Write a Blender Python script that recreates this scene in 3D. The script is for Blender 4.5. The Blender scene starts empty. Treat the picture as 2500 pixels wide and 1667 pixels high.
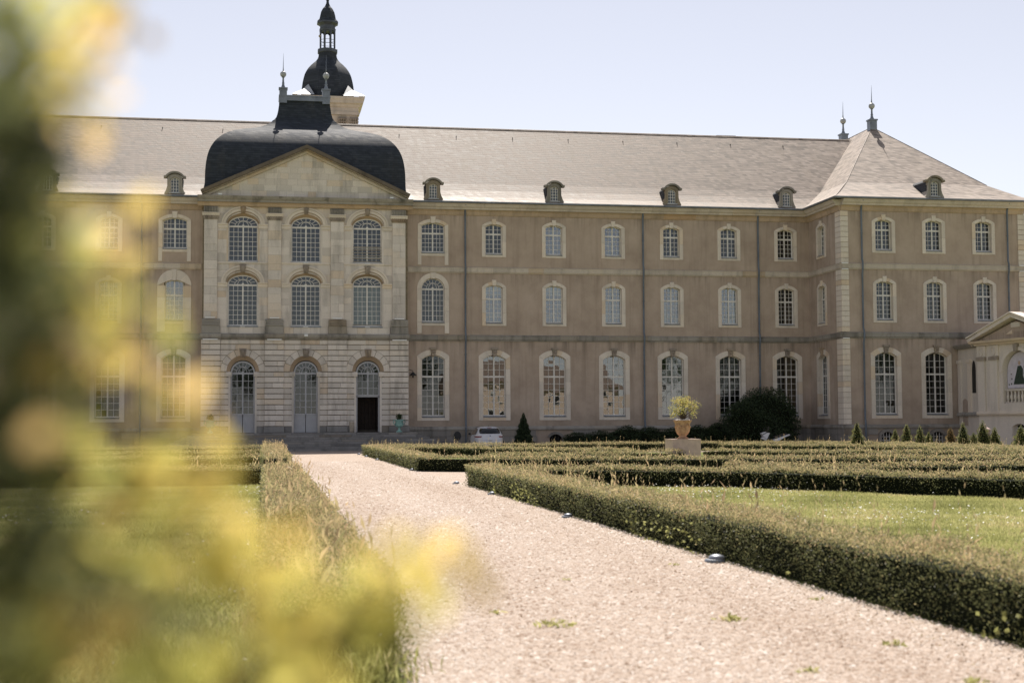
import bpy, bmesh, math, random
import numpy as np
from mathutils import Vector, Matrix
from mathutils.geometry import tessellate_polygon
R = math.radians
random.seed(7)
rng = np.random.default_rng(11)
sc = bpy.context.scene
col = sc.collection

# ------------------------------------------------------------------ camera, sky, sun, exposure
cam = bpy.data.cameras.new('camera'); camo = bpy.data.objects.new('camera', cam); col.objects.link(camo)
CX, CY, CH = -2.702, -94.541, 1.6
YAW, PIT, ROL = .1729, .0583, -.005
fw = Vector((math.sin(YAW)*math.cos(PIT), math.cos(YAW)*math.cos(PIT), math.sin(PIT)))
r0 = Vector((math.cos(YAW), -math.sin(YAW), 0)); u0 = r0.cross(fw)
ri = r0*math.cos(ROL) + u0*math.sin(ROL); up = u0*math.cos(ROL) - r0*math.sin(ROL)
camo.matrix_world = Matrix(((ri.x, up.x, -fw.x, CX), (ri.y, up.y, -fw.y, CY), (ri.z, up.z, -fw.z, CH), (0, 0, 0, 1)))
cam.sensor_width = 36; cam.lens = 50; cam.clip_start = .05; cam.clip_end = 3000
cam.dof.use_dof = True; cam.dof.focus_distance = 84; cam.dof.aperture_fstop = 2.4
sc.camera = camo

SUN_EL, SUN_AZ = 55.5, 9.0          # sun stands behind the abbey, a little to the right
world = bpy.data.worlds.new('World'); sc.world = world; world.use_nodes = True
wn = world.node_tree.nodes; wl = world.node_tree.links; wn.clear()
sky = wn.new('ShaderNodeTexSky'); sky.sky_type = 'NISHITA'; sky.sun_disc = False
sky.sun_elevation = R(SUN_EL); sky.sun_rotation = R(SUN_AZ)
sky.altitude = 200; sky.air_density = 1.0; sky.dust_density = .3; sky.ozone_density = 1.0
hsv = wn.new('ShaderNodeHueSaturation'); hsv.inputs['Saturation'].default_value = .42
bg = wn.new('ShaderNodeBackground'); bg.inputs['Strength'].default_value = .066
wo = wn.new('ShaderNodeOutputWorld')
wm = wn.new('ShaderNodeMix'); wm.data_type = 'RGBA'; wm.blend_type = 'MULTIPLY'; wm.inputs[0].default_value = 1; wm.inputs[7].default_value = (1.02, .965, .97, 1)
wl.new(sky.outputs[0], hsv.inputs['Color']); wl.new(hsv.outputs[0], wm.inputs[6]); wl.new(wm.outputs[2], bg.inputs['Color']); wl.new(bg.outputs[0], wo.inputs['Surface'])
sun = bpy.data.lights.new('sun', 'SUN'); sun.energy = 3.7; sun.angle = R(.53); sun.color = (1, .93, .84)
suno = bpy.data.objects.new('sun', sun); col.objects.link(suno)
sd = Vector((-math.sin(R(SUN_AZ))*math.cos(R(SUN_EL)), -math.cos(R(SUN_AZ))*math.cos(R(SUN_EL)), -math.sin(R(SUN_EL))))
suno.rotation_euler = sd.to_track_quat('-Z', 'Y').to_euler(); suno.location = (20, 40, 60)
sc.view_settings.view_transform = 'Standard'; sc.view_settings.look = 'None'
sc.view_settings.exposure = .98; sc.view_settings.gamma = 1.0

# ------------------------------------------------------------------ materials
def newmat(name):
    m = bpy.data.materials.new(name); m.use_nodes = True
    nt = m.node_tree; b = nt.nodes['Principled BSDF']
    return m, nt, b
def N(nt, t, **kw):
    n = nt.nodes.new('ShaderNode'+t)
    for k, v in kw.items():
        if hasattr(n, k): setattr(n, k, v)
        else: n.inputs[k].default_value = v
    return n
def ramp(nt, stops):
    n = nt.nodes.new('ShaderNodeValToRGB'); e = n.color_ramp.elements
    while len(e) < len(stops): e.new(.5)
    for i, (p, c) in enumerate(stops):
        e[i].position = p; e[i].color = (*c, 1)
    return n
def mixc(nt, a, b, fac, mode='MIX'):
    n = nt.nodes.new('ShaderNodeMix'); n.data_type = 'RGBA'; n.blend_type = mode
    for s, v in ((6, a), (7, b), (0, fac)):
        if hasattr(v, 'links') or hasattr(v, 'is_linked'): nt.links.new(v, n.inputs[s])
        elif s == 0: n.inputs[s].default_value = v
        else: n.inputs[s].default_value = (*v, 1)
    return n.outputs[2]
def pos(nt, scale=(1, 1, 1)):
    g = nt.nodes.new('ShaderNodeNewGeometry'); mp = nt.nodes.new('ShaderNodeMapping')
    mp.inputs['Scale'].default_value = scale
    nt.links.new(g.outputs['Position'], mp.inputs['Vector']); return mp.outputs[0]
def noise(nt, vec, scale, detail=4, rough=.55):
    n = N(nt, 'TexNoise'); n.inputs['Scale'].default_value = scale; n.inputs['Detail'].default_value = detail; n.inputs['Roughness'].default_value = rough
    nt.links.new(vec, n.inputs['Vector']); return n.outputs['Fac']
def maprange(nt, v, a, b, c=0., d=1.):
    n = N(nt, 'MapRange'); n.inputs[1].default_value = a; n.inputs[2].default_value = b; n.inputs[3].default_value = c; n.inputs[4].default_value = d
    nt.links.new(v, n.inputs[0]); return n.outputs[0]
def bump(nt, b, h, strength, dist):
    n = N(nt, 'Bump'); n.inputs['Strength'].default_value = strength; n.inputs['Distance'].default_value = dist
    nt.links.new(h, n.inputs['Height']); nt.links.new(n.outputs[0], b.inputs['Normal'])

def simple(name, c, rough=.6, metal=0., spec=.5, var=.0, scale=3.):
    m, nt, b = newmat(name)
    b.inputs['Roughness'].default_value = rough; b.inputs['Metallic'].default_value = metal; b.inputs['Specular IOR Level'].default_value = spec
    if var:
        f = noise(nt, pos(nt), scale)
        c2 = tuple(x*(1-var) for x in c); c3 = tuple(min(1, x*(1+var)) for x in c)
        rp = ramp(nt, [(.3, c2), (.7, c3)]); nt.links.new(f, rp.inputs[0]); nt.links.new(rp.outputs[0], b.inputs['Base Color'])
    else: b.inputs['Base Color'].default_value = (*c, 1)
    return m

def stone_mat(name, c, var=.16, streak=.5, dirt=(.10, .09, .075), dirt_amt=.45, warm=(.50, .36, .22)):
    """ashlar: every stone its own shade, rain streaks and lichen on top"""
    m, nt, b = newmat(name); b.inputs['Roughness'].default_value = .85; b.inputs['Specular IOR Level'].default_value = .2
    oi = N(nt, 'ObjectInfo')
    rp = ramp(nt, [(0, tuple(x*(1-var) for x in c)), (.45, c), (.8, tuple(x*(1+var*.5) for x in c)), (.95, (c[0]*1.0, c[1]*.93, c[2]*.83)), (1, (c[0]*.92, c[1]*.82, c[2]*.70))])
    nt.links.new(oi.outputs['Random'], rp.inputs[0])
    n1 = noise(nt, pos(nt, (1, 1, .18)), 1.6, 6, .62)
    f1 = maprange(nt, n1, .50, .72, 0, streak)
    c1 = mixc(nt, rp.outputs[0], dirt, f1)
    n2 = noise(nt, pos(nt), .55, 5, .6); f2 = maprange(nt, n2, .54, .70, 0, dirt_amt)
    c2 = mixc(nt, c1, tuple(x*.55 for x in c), f2)
    n3 = noise(nt, pos(nt), 22, 4, .7); f3 = maprange(nt, n3, .3, .75, .82, 1.12)
    mm = mixc(nt, c2, (1, 1, 1), 1., 'MULTIPLY')
    mx = nt.nodes.new('ShaderNodeMix'); mx.data_type = 'RGBA'; mx.blend_type = 'MULTIPLY'; mx.inputs[0].default_value = 1
    cb = N(nt, 'CombineColor'); 
    for i in range(3): nt.links.new(f3, cb.inputs[i])
    nt.links.new(mm, mx.inputs[6]); nt.links.new(cb.outputs[0], mx.inputs[7])
    nt.links.new(mx.outputs[2], b.inputs['Base Color'])
    bump(nt, b, n3, .35, .01)
    return m

M = {}
M['ashlar'] = stone_mat('ashlar_stone', (.73, .665, .60), streak=.40, dirt_amt=.32)
M['trim'] = stone_mat('trim_stone', (.77, .69, .60), var=.10, streak=.18, dirt_amt=.2)
M['cornice'] = stone_mat('cornice_stone', (.60, .53, .45), var=.12, streak=.35, dirt_amt=.35)
M['rakedark'] = stone_mat('dark_coping_stone', (.17, .14, .11), var=.2, streak=.6, dirt=(.06, .05, .042), dirt_amt=.5)
M['warm'] = stone_mat('warm_cornice_stone', (.54, .41, .29), var=.14, streak=.4, dirt_amt=.35)
M['grime'] = stone_mat('weathered_ledge_stone', (.35, .325, .29), var=.22, streak=.8, dirt=(.075, .072, .064), dirt_amt=.65)
M['step'] = stone_mat('step_stone', (.27, .26, .25), var=.25, streak=.5, dirt=(.06, .062, .06), dirt_amt=.6)
M['plinth'] = stone_mat('plinth_stone', (.27, .25, .225), var=.18, streak=.7, dirt=(.06, .06, .052), dirt_amt=.65)
M['carved'] = stone_mat('carved_stone', (.40, .34, .28), var=.15, streak=.7, dirt=(.05, .045, .038), dirt_amt=.6)
M['mortar'] = simple('mortar', (.23, .19, .13), .95, var=.3, scale=9)

def plaster():
    m, nt, b = newmat('brown_render'); b.inputs['Roughness'].default_value = .95; b.inputs['Specular IOR Level'].default_value = .1
    n1 = noise(nt, pos(nt), .55, 9, .66)
    rp = ramp(nt, [(.28, (.37, .290, .232)), (.5, (.46, .368, .298)), (.75, (.545, .445, .368))]); nt.links.new(n1, rp.inputs[0])
    n2 = noise(nt, pos(nt, (2.2, 2.2, .12)), 1.1, 6, .6); f2 = maprange(nt, n2, .52, .76, 0, .5)
    c = mixc(nt, rp.outputs[0], (.24, .18, .14), f2)
    n4 = noise(nt, pos(nt, (1.4, 1.4, .2)), .8, 5, .6); f4 = maprange(nt, n4, .56, .76, 0, .5)
    c = mixc(nt, c, (.55, .44, .35), f4)
    gz = nt.nodes.new('ShaderNodeNewGeometry'); sz = N(nt, 'SeparateXYZ'); nt.links.new(gz.outputs['Position'], sz.inputs[0])
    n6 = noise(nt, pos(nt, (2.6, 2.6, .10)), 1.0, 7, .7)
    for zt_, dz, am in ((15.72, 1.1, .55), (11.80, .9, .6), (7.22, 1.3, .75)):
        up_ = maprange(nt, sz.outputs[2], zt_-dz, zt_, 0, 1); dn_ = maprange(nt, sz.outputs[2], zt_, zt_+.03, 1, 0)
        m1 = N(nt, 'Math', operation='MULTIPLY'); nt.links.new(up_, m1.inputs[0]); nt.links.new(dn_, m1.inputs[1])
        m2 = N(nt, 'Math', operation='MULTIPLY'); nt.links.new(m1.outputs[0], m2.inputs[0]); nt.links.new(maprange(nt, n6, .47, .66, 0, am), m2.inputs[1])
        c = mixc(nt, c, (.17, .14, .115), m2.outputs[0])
    # greenish damp with a ragged upper edge near the ground
    g = nt.nodes.new('ShaderNodeNewGeometry'); sx = N(nt, 'SeparateXYZ'); nt.links.new(g.outputs['Position'], sx.inputs[0])
    ad = N(nt, 'Math', operation='ADD'); nt.links.new(sx.outputs[2], ad.inputs[0])
    mu = N(nt, 'Math', operation='MULTIPLY'); mu.inputs[1].default_value = 4.5; nt.links.new(n1, mu.inputs[0]); nt.links.new(mu.outputs[0], ad.inputs[1])
    f5 = maprange(nt, ad.outputs[0], 3.4, 5.2, .5, 0)
    c = mixc(nt, c, (.27, .225, .18), f5)
    nt.links.new(c, b.inputs['Base Color'])
    n3 = noise(nt, pos(nt), 14, 6, .7); bump(nt, b, n3, .4, .02)
    return m
M['plaster'] = plaster()

def slate(name, lo, mid, hi, rough, lich=.5):
    m, nt, b = newmat(name); b.inputs['Specular IOR Level'].default_value = .42
    g = nt.nodes.new('ShaderNodeNewGeometry'); sx = N(nt, 'SeparateXYZ'); nt.links.new(g.outputs['Position'], sx.inputs[0])
    # courses follow the height on the slope; slates within a course get their own tone
    mz = N(nt, 'Math', operation='MULTIPLY'); mz.inputs[1].default_value = 1/.16; nt.links.new(sx.outputs[2], mz.inputs[0])
    fl = N(nt, 'Math', operation='FLOOR'); nt.links.new(mz.outputs[0], fl.inputs[0])
    fr = N(nt, 'Math', operation='FRACT'); nt.links.new(mz.outputs[0], fr.inputs[0])
    xy = N(nt, 'Math', operation='ADD'); nt.links.new(sx.outputs[0], xy.inputs[0]); nt.links.new(sx.outputs[1], xy.inputs[1])
    cx = N(nt, 'CombineXYZ')
    ux = N(nt, 'Math', operation='MULTIPLY_ADD'); ux.inputs[1].default_value = 1/.30; nt.links.new(xy.outputs[0], ux.inputs[0])
    hf = N(nt, 'Math', operation='MULTIPLY'); hf.inputs[1].default_value = .5; nt.links.new(fl.outputs[0], hf.inputs[0]); nt.links.new(hf.outputs[0], ux.inputs[2])
    fx = N(nt, 'Math', operation='FLOOR'); nt.links.new(ux.outputs[0], fx.inputs[0])
    nt.links.new(fx.outputs[0], cx.inputs[0]); nt.links.new(fl.outputs[0], cx.inputs[1])
    wn_ = N(nt, 'TexWhiteNoise'); nt.links.new(cx.outputs[0], wn_.inputs['Vector'])
    n1 = noise(nt, pos(nt, (.55, .3, 5.5)), 1.5, 6, .7)
    a = N(nt, 'Math', operation='MULTIPLY_ADD'); a.inputs[1].default_value = .30; nt.links.new(wn_.outputs['Value'], a.inputs[0])
    a2 = N(nt, 'Math', operation='MULTIPLY'); a2.inputs[1].default_value = .74; nt.links.new(n1, a2.inputs[0]); nt.links.new(a2.outputs[0], a.inputs[2])
    rp = ramp(nt, [(.30, lo), (.52, mid), (.74, hi)]); nt.links.new(a.outputs[0], rp.inputs[0])
    n2 = noise(nt, pos(nt, (1.6, .4, .4)), .5, 7, .7); f2 = maprange(nt, n2, .55, .75, 0, lich)
    c = mixc(nt, rp.outputs[0], (.20, .15, .09), f2)
    edge = maprange(nt, fr.outputs[0], 0, .22, .45, 1)
    cb = N(nt, 'CombineColor')
    for i in range(3): nt.links.new(edge, cb.inputs[i])
    c = mixc(nt, c, cb.outputs[0], 1., 'MULTIPLY')
    nt.links.new(c, b.inputs['Base Color'])
    rr = maprange(nt, a.outputs[0], .2, .8, rough-.07, rough+.12); nt.links.new(rr, b.inputs['Roughness'])
    hh = N(nt, 'Math', operation='MULTIPLY_ADD'); hh.inputs[1].default_value = -.6; nt.links.new(fr.outputs[0], hh.inputs[0]); nt.links.new(wn_.outputs['Value'], hh.inputs[2])
    bump(nt, b, hh.outputs[0], .5, .02)
    return m
M['slate'] = slate('weathered_roof_slate', (.13, .103, .082), (.285, .228, .186), (.43, .355, .30), .62)
M['slate_dark'] = slate('dark_dome_slate', (.018, .023, .031), (.030, .037, .049), (.05, .058, .074), .78, .12)
M['zinc'] = simple('grey_zinc', (.20, .22, .26), .45, .35, var=.25, scale=2)
M['zinc_dark'] = simple('dark_lantern_lead', (.07, .08, .10), .5, .2, var=.25, scale=2)
M['zinc_pale'] = simple('pale_zinc', (.42, .43, .44), .5, .2, var=.15, scale=2)
M['pipe'] = simple('painted_downpipe', (.13, .155, .19), .5, var=.25, scale=1.2)
M['frame'] = simple('white_painted_wood', (.74, .71, .67), .5, var=.08, scale=5)
M['doorpaint'] = simple('grey_painted_door', (.42, .425, .45), .5, var=.06, scale=4)
M['white'] = simple('white_enamel', (.8, .8, .8), .4)
M['curtain'] = simple('white_curtain', (.72, .70, .66), .9, var=.08, scale=8)
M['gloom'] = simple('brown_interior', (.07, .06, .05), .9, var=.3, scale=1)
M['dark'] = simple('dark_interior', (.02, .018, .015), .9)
M['wood_dark'] = simple('dark_wood', (.022, .013, .009), .8, var=.4, scale=4)
M['black'] = simple('black_iron', (.015, .016, .017), .5)
M['turq'] = simple('turquoise_enamel', (.24, .42, .38), .5, var=.2, scale=8)
M['beige'] = simple('beige_jar_clay', (.40, .34, .27), .8, var=.15, scale=6)
M['pinkstone'] = simple('pink_pedestal_stone', (.60, .45, .39), .85, var=.12, scale=5)
def terracotta():
    m, nt, b = newmat('aged_terracotta'); b.inputs['Roughness'].default_value = .85; b.inputs['Specular IOR Level'].default_value = .2
    n = noise(nt, pos(nt), 7, 7, .7); rp = ramp(nt, [(.3, (.16, .12, .09)), (.45, (.46, .27, .16)), (.62, (.60, .39, .24)), (.8, (.64, .51, .39))]); nt.links.new(n, rp.inputs[0])
    nt.links.new(rp.outputs[0], b.inputs['Base Color']); bump(nt, b, n, .4, .02); return m
M['terra'] = terracotta()

def glass(name, refl, tint):
    m = bpy.data.materials.new(name); m.use_nodes = True; nt = m.node_tree; nt.nodes.clear()
    o = N(nt, 'OutputMaterial'); mx = N(nt, 'MixShader'); t = N(nt, 'BsdfTransparent'); gl = N(nt, 'BsdfGlossy')
    t.inputs[0].default_value = (*tint, 1); gl.inputs['Roughness'].default_value = .012; gl.inputs[0].default_value = (.9, .96, 1, 1)
    fr = N(nt, 'Fresnel'); fr.inputs[0].default_value = 1.5
    n = noise(nt, pos(nt), 1.5, 1, .5); bp = N(nt, 'Bump'); bp.inputs['Strength'].default_value = .022; bp.inputs['Distance'].default_value = .08
    nt.links.new(n, bp.inputs['Height']); nt.links.new(bp.outputs[0], gl.inputs['Normal'])
    ad = N(nt, 'Math', operation='MULTIPLY_ADD'); ad.inputs[1].default_value = 1.; ad.inputs[2].default_value = refl
    nt.links.new(fr.outputs[0], ad.inputs[0]); nt.links.new(ad.outputs[0], mx.inputs[0])
    nt.links.new(t.outputs[0], mx.inputs[1]); nt.links.new(gl.outputs[0], mx.inputs[2]); nt.links.new(mx.outputs[0], o.inputs[0])
    return m
M['glass'] = glass('old_window_glass', .03, (.45, .52, .53))
M['glass_sky'] = glass('bluish_window_glass', .15, (.45, .52, .55))

def leafmat(name, stops, transl=.35, rough=.5, spec=.3):
    m, nt, b = newmat(name); b.inputs['Roughness'].default_value = rough; b.inputs['Specular IOR Level'].default_value = spec
    at = N(nt, 'Attribute', attribute_name='tone'); rp = ramp(nt, stops); nt.links.new(at.outputs['Fac'], rp.inputs[0])
    nt.links.new(rp.outputs[0], b.inputs['Base Color'])
    tr = N(nt, 'BsdfTranslucent'); mx = N(nt, 'MixShader'); mx.inputs[0].default_value = transl
    br = mixc(nt, rp.outputs[0], (1., 1., .55), .12); nt.links.new(br, tr.inputs[0])
    nt.links.new(b.outputs[0], mx.inputs[1]); nt.links.new(tr.outputs[0], mx.inputs[2])
    nt.links.new(mx.outputs[0], nt.nodes['Material Output'].inputs[0]); return m
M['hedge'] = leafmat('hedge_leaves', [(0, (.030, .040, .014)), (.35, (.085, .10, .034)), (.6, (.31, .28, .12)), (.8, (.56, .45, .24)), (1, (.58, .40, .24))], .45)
M['yew'] = leafmat('yew_needles', [(0, (.014, .026, .012)), (.5, (.032, .055, .024)), (1, (.085, .12, .045))], .15, .55)
M['shrub'] = leafmat('green_shrub_leaves', [(0, (.016, .03, .012)), (.6, (.035, .06, .022)), (1, (.07, .11, .035))], .2)
M['cone'] = leafmat('topiary_leaves', [(0, (.05, .07, .022)), (.4, (.15, .17, .055)), (.8, (.34, .31, .10)), (1, (.42, .26, .11))], .4)
M['cone_rust'] = leafmat('rusty_topiary_leaves', [(0, (.05, .04, .015)), (.5, (.24, .14, .06)), (1, (.42, .22, .10))], .4)
M['pot_leaf'] = leafmat('golden_pot_leaves', [(0, (.13, .14, .035)), (.5, (.42, .40, .10)), (.8, (.62, .50, .14)), (1, (.62, .40, .15))], .45)
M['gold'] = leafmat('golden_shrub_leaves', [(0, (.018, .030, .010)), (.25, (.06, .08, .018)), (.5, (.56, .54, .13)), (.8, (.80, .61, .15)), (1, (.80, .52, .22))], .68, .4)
M['tree_leaf'] = leafmat('tree_leaves', [(0, (.015, .028, .010)), (.6, (.04, .065, .02)), (1, (.08, .11, .03))], .25)
M['grass'] = leafmat('grass_blades', [(0, (.21, .22, .06)), (.5, (.46, .46, .17)), (.85, (.60, .56, .26)), (1, (.66, .55, .33))], .45, .6)
M['petal'] = leafmat('daisy_petals', [(0, (.8, .8, .78)), (.9, (.82, .8, .76)), (1, (.75, .5, .12))], .3)
M['litter'] = leafmat('dry_leaf_flecks', [(0, (.19, .13, .085)), (.6, (.30, .215, .145)), (1, (.40, .32, .18))], .2, .8)
M['bark'] = simple('bark', (.09, .065, .045), .9, var=.3, scale=12)
M['leaf_core'] = simple('dark_leaf_core', (.010, .013, .007), 1., spec=.05)  # near-black solid fill inside the foliage of hedges, bushes and cones

def gravel_mat():
    m, nt, b = newmat('pale_gravel'); b.inputs['Roughness'].default_value = .95; b.inputs['Specular IOR Level'].default_value = .15
    v = N(nt, 'TexVoronoi'); v.inputs['Scale'].default_value = 30; nt.links.new(pos(nt), v.inputs['Vector'])
    rp = ramp(nt, [(0, (.32, .24, .185)), (.4, (.445, .355, .29)), (.8, (.515, .427, .36)), (1, (.60, .535, .48))])
    sp = N(nt, 'SeparateColor'); nt.links.new(v.outputs['Color'], sp.inputs[0]); nt.links.new(sp.outputs[0], rp.inputs[0])
    n = noise(nt, pos(nt), .8, 8, .65); f = maprange(nt, n, .48, .70, 0, .6); c = mixc(nt, rp.outputs[0], (.36, .27, .195), f)
    n2 = noise(nt, pos(nt), 3.2, 6, .7); f2 = maprange(nt, n2, .62, .75, 0, .45); c = mixc(nt, c, (.24, .22, .10), f2)
    nt.links.new(c, b.inputs['Base Color'])
    iv = N(nt, 'Math', operation='SUBTRACT'); iv.inputs[0].default_value = 1; nt.links.new(v.outputs['Distance'], iv.inputs[1]); bump(nt, b, iv.outputs[0], .9, .02)
    return m
M['gravel'] = gravel_mat()
def pebble_mat():
    m, nt, b = newmat('pebbles'); b.inputs['Roughness'].default_value = .9; b.inputs['Specular IOR Level'].default_value = .2
    at = N(nt, 'Attribute', attribute_name='tone'); rp = ramp(nt, [(0, (.28, .203, .15)), (.35, (.44, .35, .285)), (.75, (.52, .432, .367)), (1, (.64, .58, .525))]); nt.links.new(at.outputs['Fac'], rp.inputs[0])
    nt.links.new(rp.outputs[0], b.inputs['Base Color']); return m
M['pebble'] = pebble_mat()
def turf():
    m, nt, b = newmat('turf'); b.inputs['Roughness'].default_value = 1; b.inputs['Specular IOR Level'].default_value = .05
    n = noise(nt, pos(nt), 1.2, 8, .7); rp = ramp(nt, [(.3, (.11, .13, .04)), (.55, (.20, .22, .08)), (.75, (.29, .27, .13))]); nt.links.new(n, rp.inputs[0])
    nt.links.new(rp.outputs[0], b.inputs['Base Color']); n2 = noise(nt, pos(nt), 40, 3); bump(nt, b, n2, .6, .04); return m
M['turf'] = turf()
M['carpaint'] = simple('white_car_paint', (.62, .63, .66), .25, 0, .6)
M['carglass'] = simple('dark_car_glass', (.008, .009, .01), .05, 0, .5)
M['redlamp'] = simple('red_lamp_glass', (.22, .012, .012), .15, 0, .6)
M['rubber'] = simple('rubber', (.012, .012, .012), .8)
M['cream'] = simple('cream_house_render', (.62, .47, .37), .9, var=.08, scale=1)
M['tile'] = simple('brown_roof_tiles', (.17, .12, .09), .8, var=.3, scale=3)

# ------------------------------------------------------------------ geometry helpers
class MB:
    def __init__(s): s.v = []; s.f = []
    def add(s, vs, fs):
        o = len(s.v); s.v += [tuple(p) for p in vs]; s.f += [tuple(i+o for i in q) for q in fs]; return s
    def box(s, x0, x1, y0, y1, z0, z1):
        return s.add([(x0,y0,z0),(x1,y0,z0),(x1,y1,z0),(x0,y1,z0),(x0,y0,z1),(x1,y0,z1),(x1,y1,z1),(x0,y1,z1)],
                     [(0,3,2,1),(4,5,6,7),(0,1,5,4),(1,2,6,5),(2,3,7,6),(3,0,4,7)])
    def prism(s, poly, y0, y1, back=False):           # poly in (x,z), front at y0
        n = len(poly)
        vs = [(x, y0, z) for x, z in poly] + [(x, y1, z) for x, z in poly]
        fs = [tuple(range(n))] + [(i, (i+1) % n, (i+1) % n+n, i+n) for i in range(n)]
        if back: fs.append(tuple(range(2*n-1, n-1, -1)))
        return s.add(vs, fs)
    def bev(s, poly, y0, y1, b):                      # prism with chamfered front edge (near-convex poly)
        n = len(poly); a = sum(poly[i][0]*poly[(i+1) % n][1]-poly[(i+1) % n][0]*poly[i][1] for i in range(n))
        if a < 0: poly = poly[::-1]
        ins = []
        for i in range(n):
            p0, p1, p2 = Vector(poly[i-1]), Vector(poly[i]), Vector(poly[(i+1) % n])
            d1 = (p1-p0).normalized(); d2 = (p2-p1).normalized(); n1 = Vector((-d1.y, d1.x)); n2 = Vector((-d2.y, d2.x))
            m = n1+n2; m = m/max(m.length_squared, .3)*2 if m.length > 1e-6 else n1
            ins.append((p1.x+m.x*b, p1.y+m.y*b))
        vs = [(x, y0, z) for x, z in ins] + [(x, y0+b, z) for x, z in poly] + [(x, y1, z) for x, z in poly]
        fs = [tuple(range(n))]
        for k in (0, n): fs += [(i+k, (i+1) % n+k, (i+1) % n+n+k, i+n+k) for i in range(n)]
        return s.add(vs, fs)
    def extx(s, prof, x0, x1, cap=True):              # profile (y,z) extruded along x
        n = len(prof); vs = [(x0, y, z) for y, z in prof] + [(x1, y, z) for y, z in prof]
        fs = [(i, (i+1) % n, (i+1) % n+n, i+n) for i in range(n)]
        if cap: fs += [tuple(range(n-1, -1, -1)), tuple(range(n, 2*n))]
        return s.add(vs, fs)
    def sweep(s, path, prof):                         # profile (outward offset, z) swept along an open plan path, outward = right of travel
        n = len(path); k = len(prof); rows = []
        for i, p in enumerate(path):
            p = Vector(p)
            d1 = (p-Vector(path[i-1])).normalized() if i else None
            d2 = (Vector(path[i+1])-p).normalized() if i < n-1 else None
            if d1 is None: d1 = d2
            if d2 is None: d2 = d1
            n1 = Vector((d1.y, -d1.x)); n2 = Vector((d2.y, -d2.x)); m = n1+n2; m = m/m.length_squared*2
            rows.append([(p.x+m.x*o, p.y+m.y*o, z) for o, z in prof])
        vs = [q for r in rows for q in r]; fs = []
        for i in range(n-1):
            for j in range(k): fs.append((i*k+j, i*k+(j+1) % k, (i+1)*k+(j+1) % k, (i+1)*k+j))
        fs += [tuple(range(k)), tuple(range((n-1)*k+k-1, (n-1)*k-1, -1))]
        return s.add(vs, fs)
    def ribbon(s, pts, w, y0, y1):                    # strip of width w along polyline (x,z)
        n = len(pts); L = []; Q = []
        for i in range(n):
            a = Vector(pts[max(0, i-1)]); b = Vector(pts[min(n-1, i+1)]); d = (b-a).normalized(); q = Vector((-d.y, d.x))*w/2; p = Vector(pts[i])
            L.append(p+q); Q.append(p-q)
        vs = []
        for l, q in zip(L, Q): vs += [(l.x, y0, l.y), (q.x, y0, q.y), (q.x, y1, q.y), (l.x, y1, l.y)]
        fs = []
        for i in range(n-1):
            for j in range(4): fs.append((i*4+j, i*4+(j+1) % 4, i*4+4+(j+1) % 4, i*4+4+j))
        fs += [(0, 1, 2, 3), (4*n-1, 4*n-2, 4*n-3, 4*n-4)]
        return s.add(vs, fs)
    def lathe(s, prof, c=(0, 0, 0), n=20, sq=None):
        vs = []; fs = []; k = len(prof)
        for i in range(n):
            a = 2*math.pi*(i+.5)/n
            for r, z in prof: vs.append((c[0]+r*math.cos(a), c[1]+r*math.sin(a), c[2]+z))
        for i in range(n):
            j = (i+1) % n
            for t in range(k-1): fs.append((i*k+t, j*k+t, j*k+t+1, i*k+t+1))
        fs.append(tuple(i*k for i in range(n))[::-1]); fs.append(tuple(i*k+k-1 for i in range(n)))
        return s.add(vs, fs)
    def tube(s, pts, r, n=8):
        rr = r if isinstance(r, (list, tuple)) else [r]*len(pts); vs = []; fs = []
        for i, p in enumerate(pts):
            p = Vector(p); d = (Vector(pts[min(len(pts)-1, i+1)])-Vector(pts[max(0, i-1)])).normalized()
            a = d.cross(Vector((0, 0, 1))) if abs(d.z) < .9 else d.cross(Vector((1, 0, 0))); a.normalize(); b = d.cross(a)
            for j in range(n):
                t = 2*math.pi*j/n; vs.append(tuple(p+(a*math.cos(t)+b*math.sin(t))*rr[i]))
        for i in range(len(pts)-1):
            for j in range(n): fs.append((i*n+j, i*n+(j+1) % n, i*n+n+(j+1) % n, i*n+n+j))
        fs += [tuple(range(n))[::-1], tuple(range((len(pts)-1)*n, len(pts)*n))]
        return s.add(vs, fs)
    def mesh(s, name, mat, smooth=False):
        me = bpy.data.meshes.new(name); me.from_pydata(s.v, [], s.f)
        bm = bmesh.new(); bm.from_mesh(me); bmesh.ops.recalc_face_normals(bm, faces=bm.faces[:]); bm.to_mesh(me); bm.free()
        if smooth: me.polygons.foreach_set('use_smooth', [True]*len(me.polygons))
        me.materials.append(M[mat]); return me
    def build(s, name, mat, parent=None, smooth=False):
        return link(name, s.mesh(name, mat, smooth), parent)

WORLD = {}                                            # objects whose children are written in world coordinates
def link(name, data, parent=None, loc=(0, 0, 0), rot=(0, 0, 0)):
    o = bpy.data.objects.new(name, data); col.objects.link(o); o.location = loc; o.rotation_euler = rot
    if parent is not None:
        o.parent = parent
        if parent.name in WORLD: o.matrix_parent_inverse = Matrix.Translation(-Vector(WORLD[parent.name]))
    return o
def thing(name, label, cat, loc=(0, 0, 0), rotz=0, group=None, world=False):
    o = bpy.data.objects.new(name, None); col.objects.link(o); o.empty_display_size = .2
    o.location = loc; o.rotation_euler = (0, 0, rotz); tag(o, label, cat, group)
    if world: WORLD[o.name] = loc
    return o
def tag(o, label, cat, group=None):
    o['label'] = label; o['category'] = cat
    if group: o['group'] = group
    return o
def copy_tree(o, parent=None):
    c = o.copy(); col.objects.link(c); c.parent = parent
    for ch in list(o.children): copy_tree(ch, c)
    return c

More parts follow.
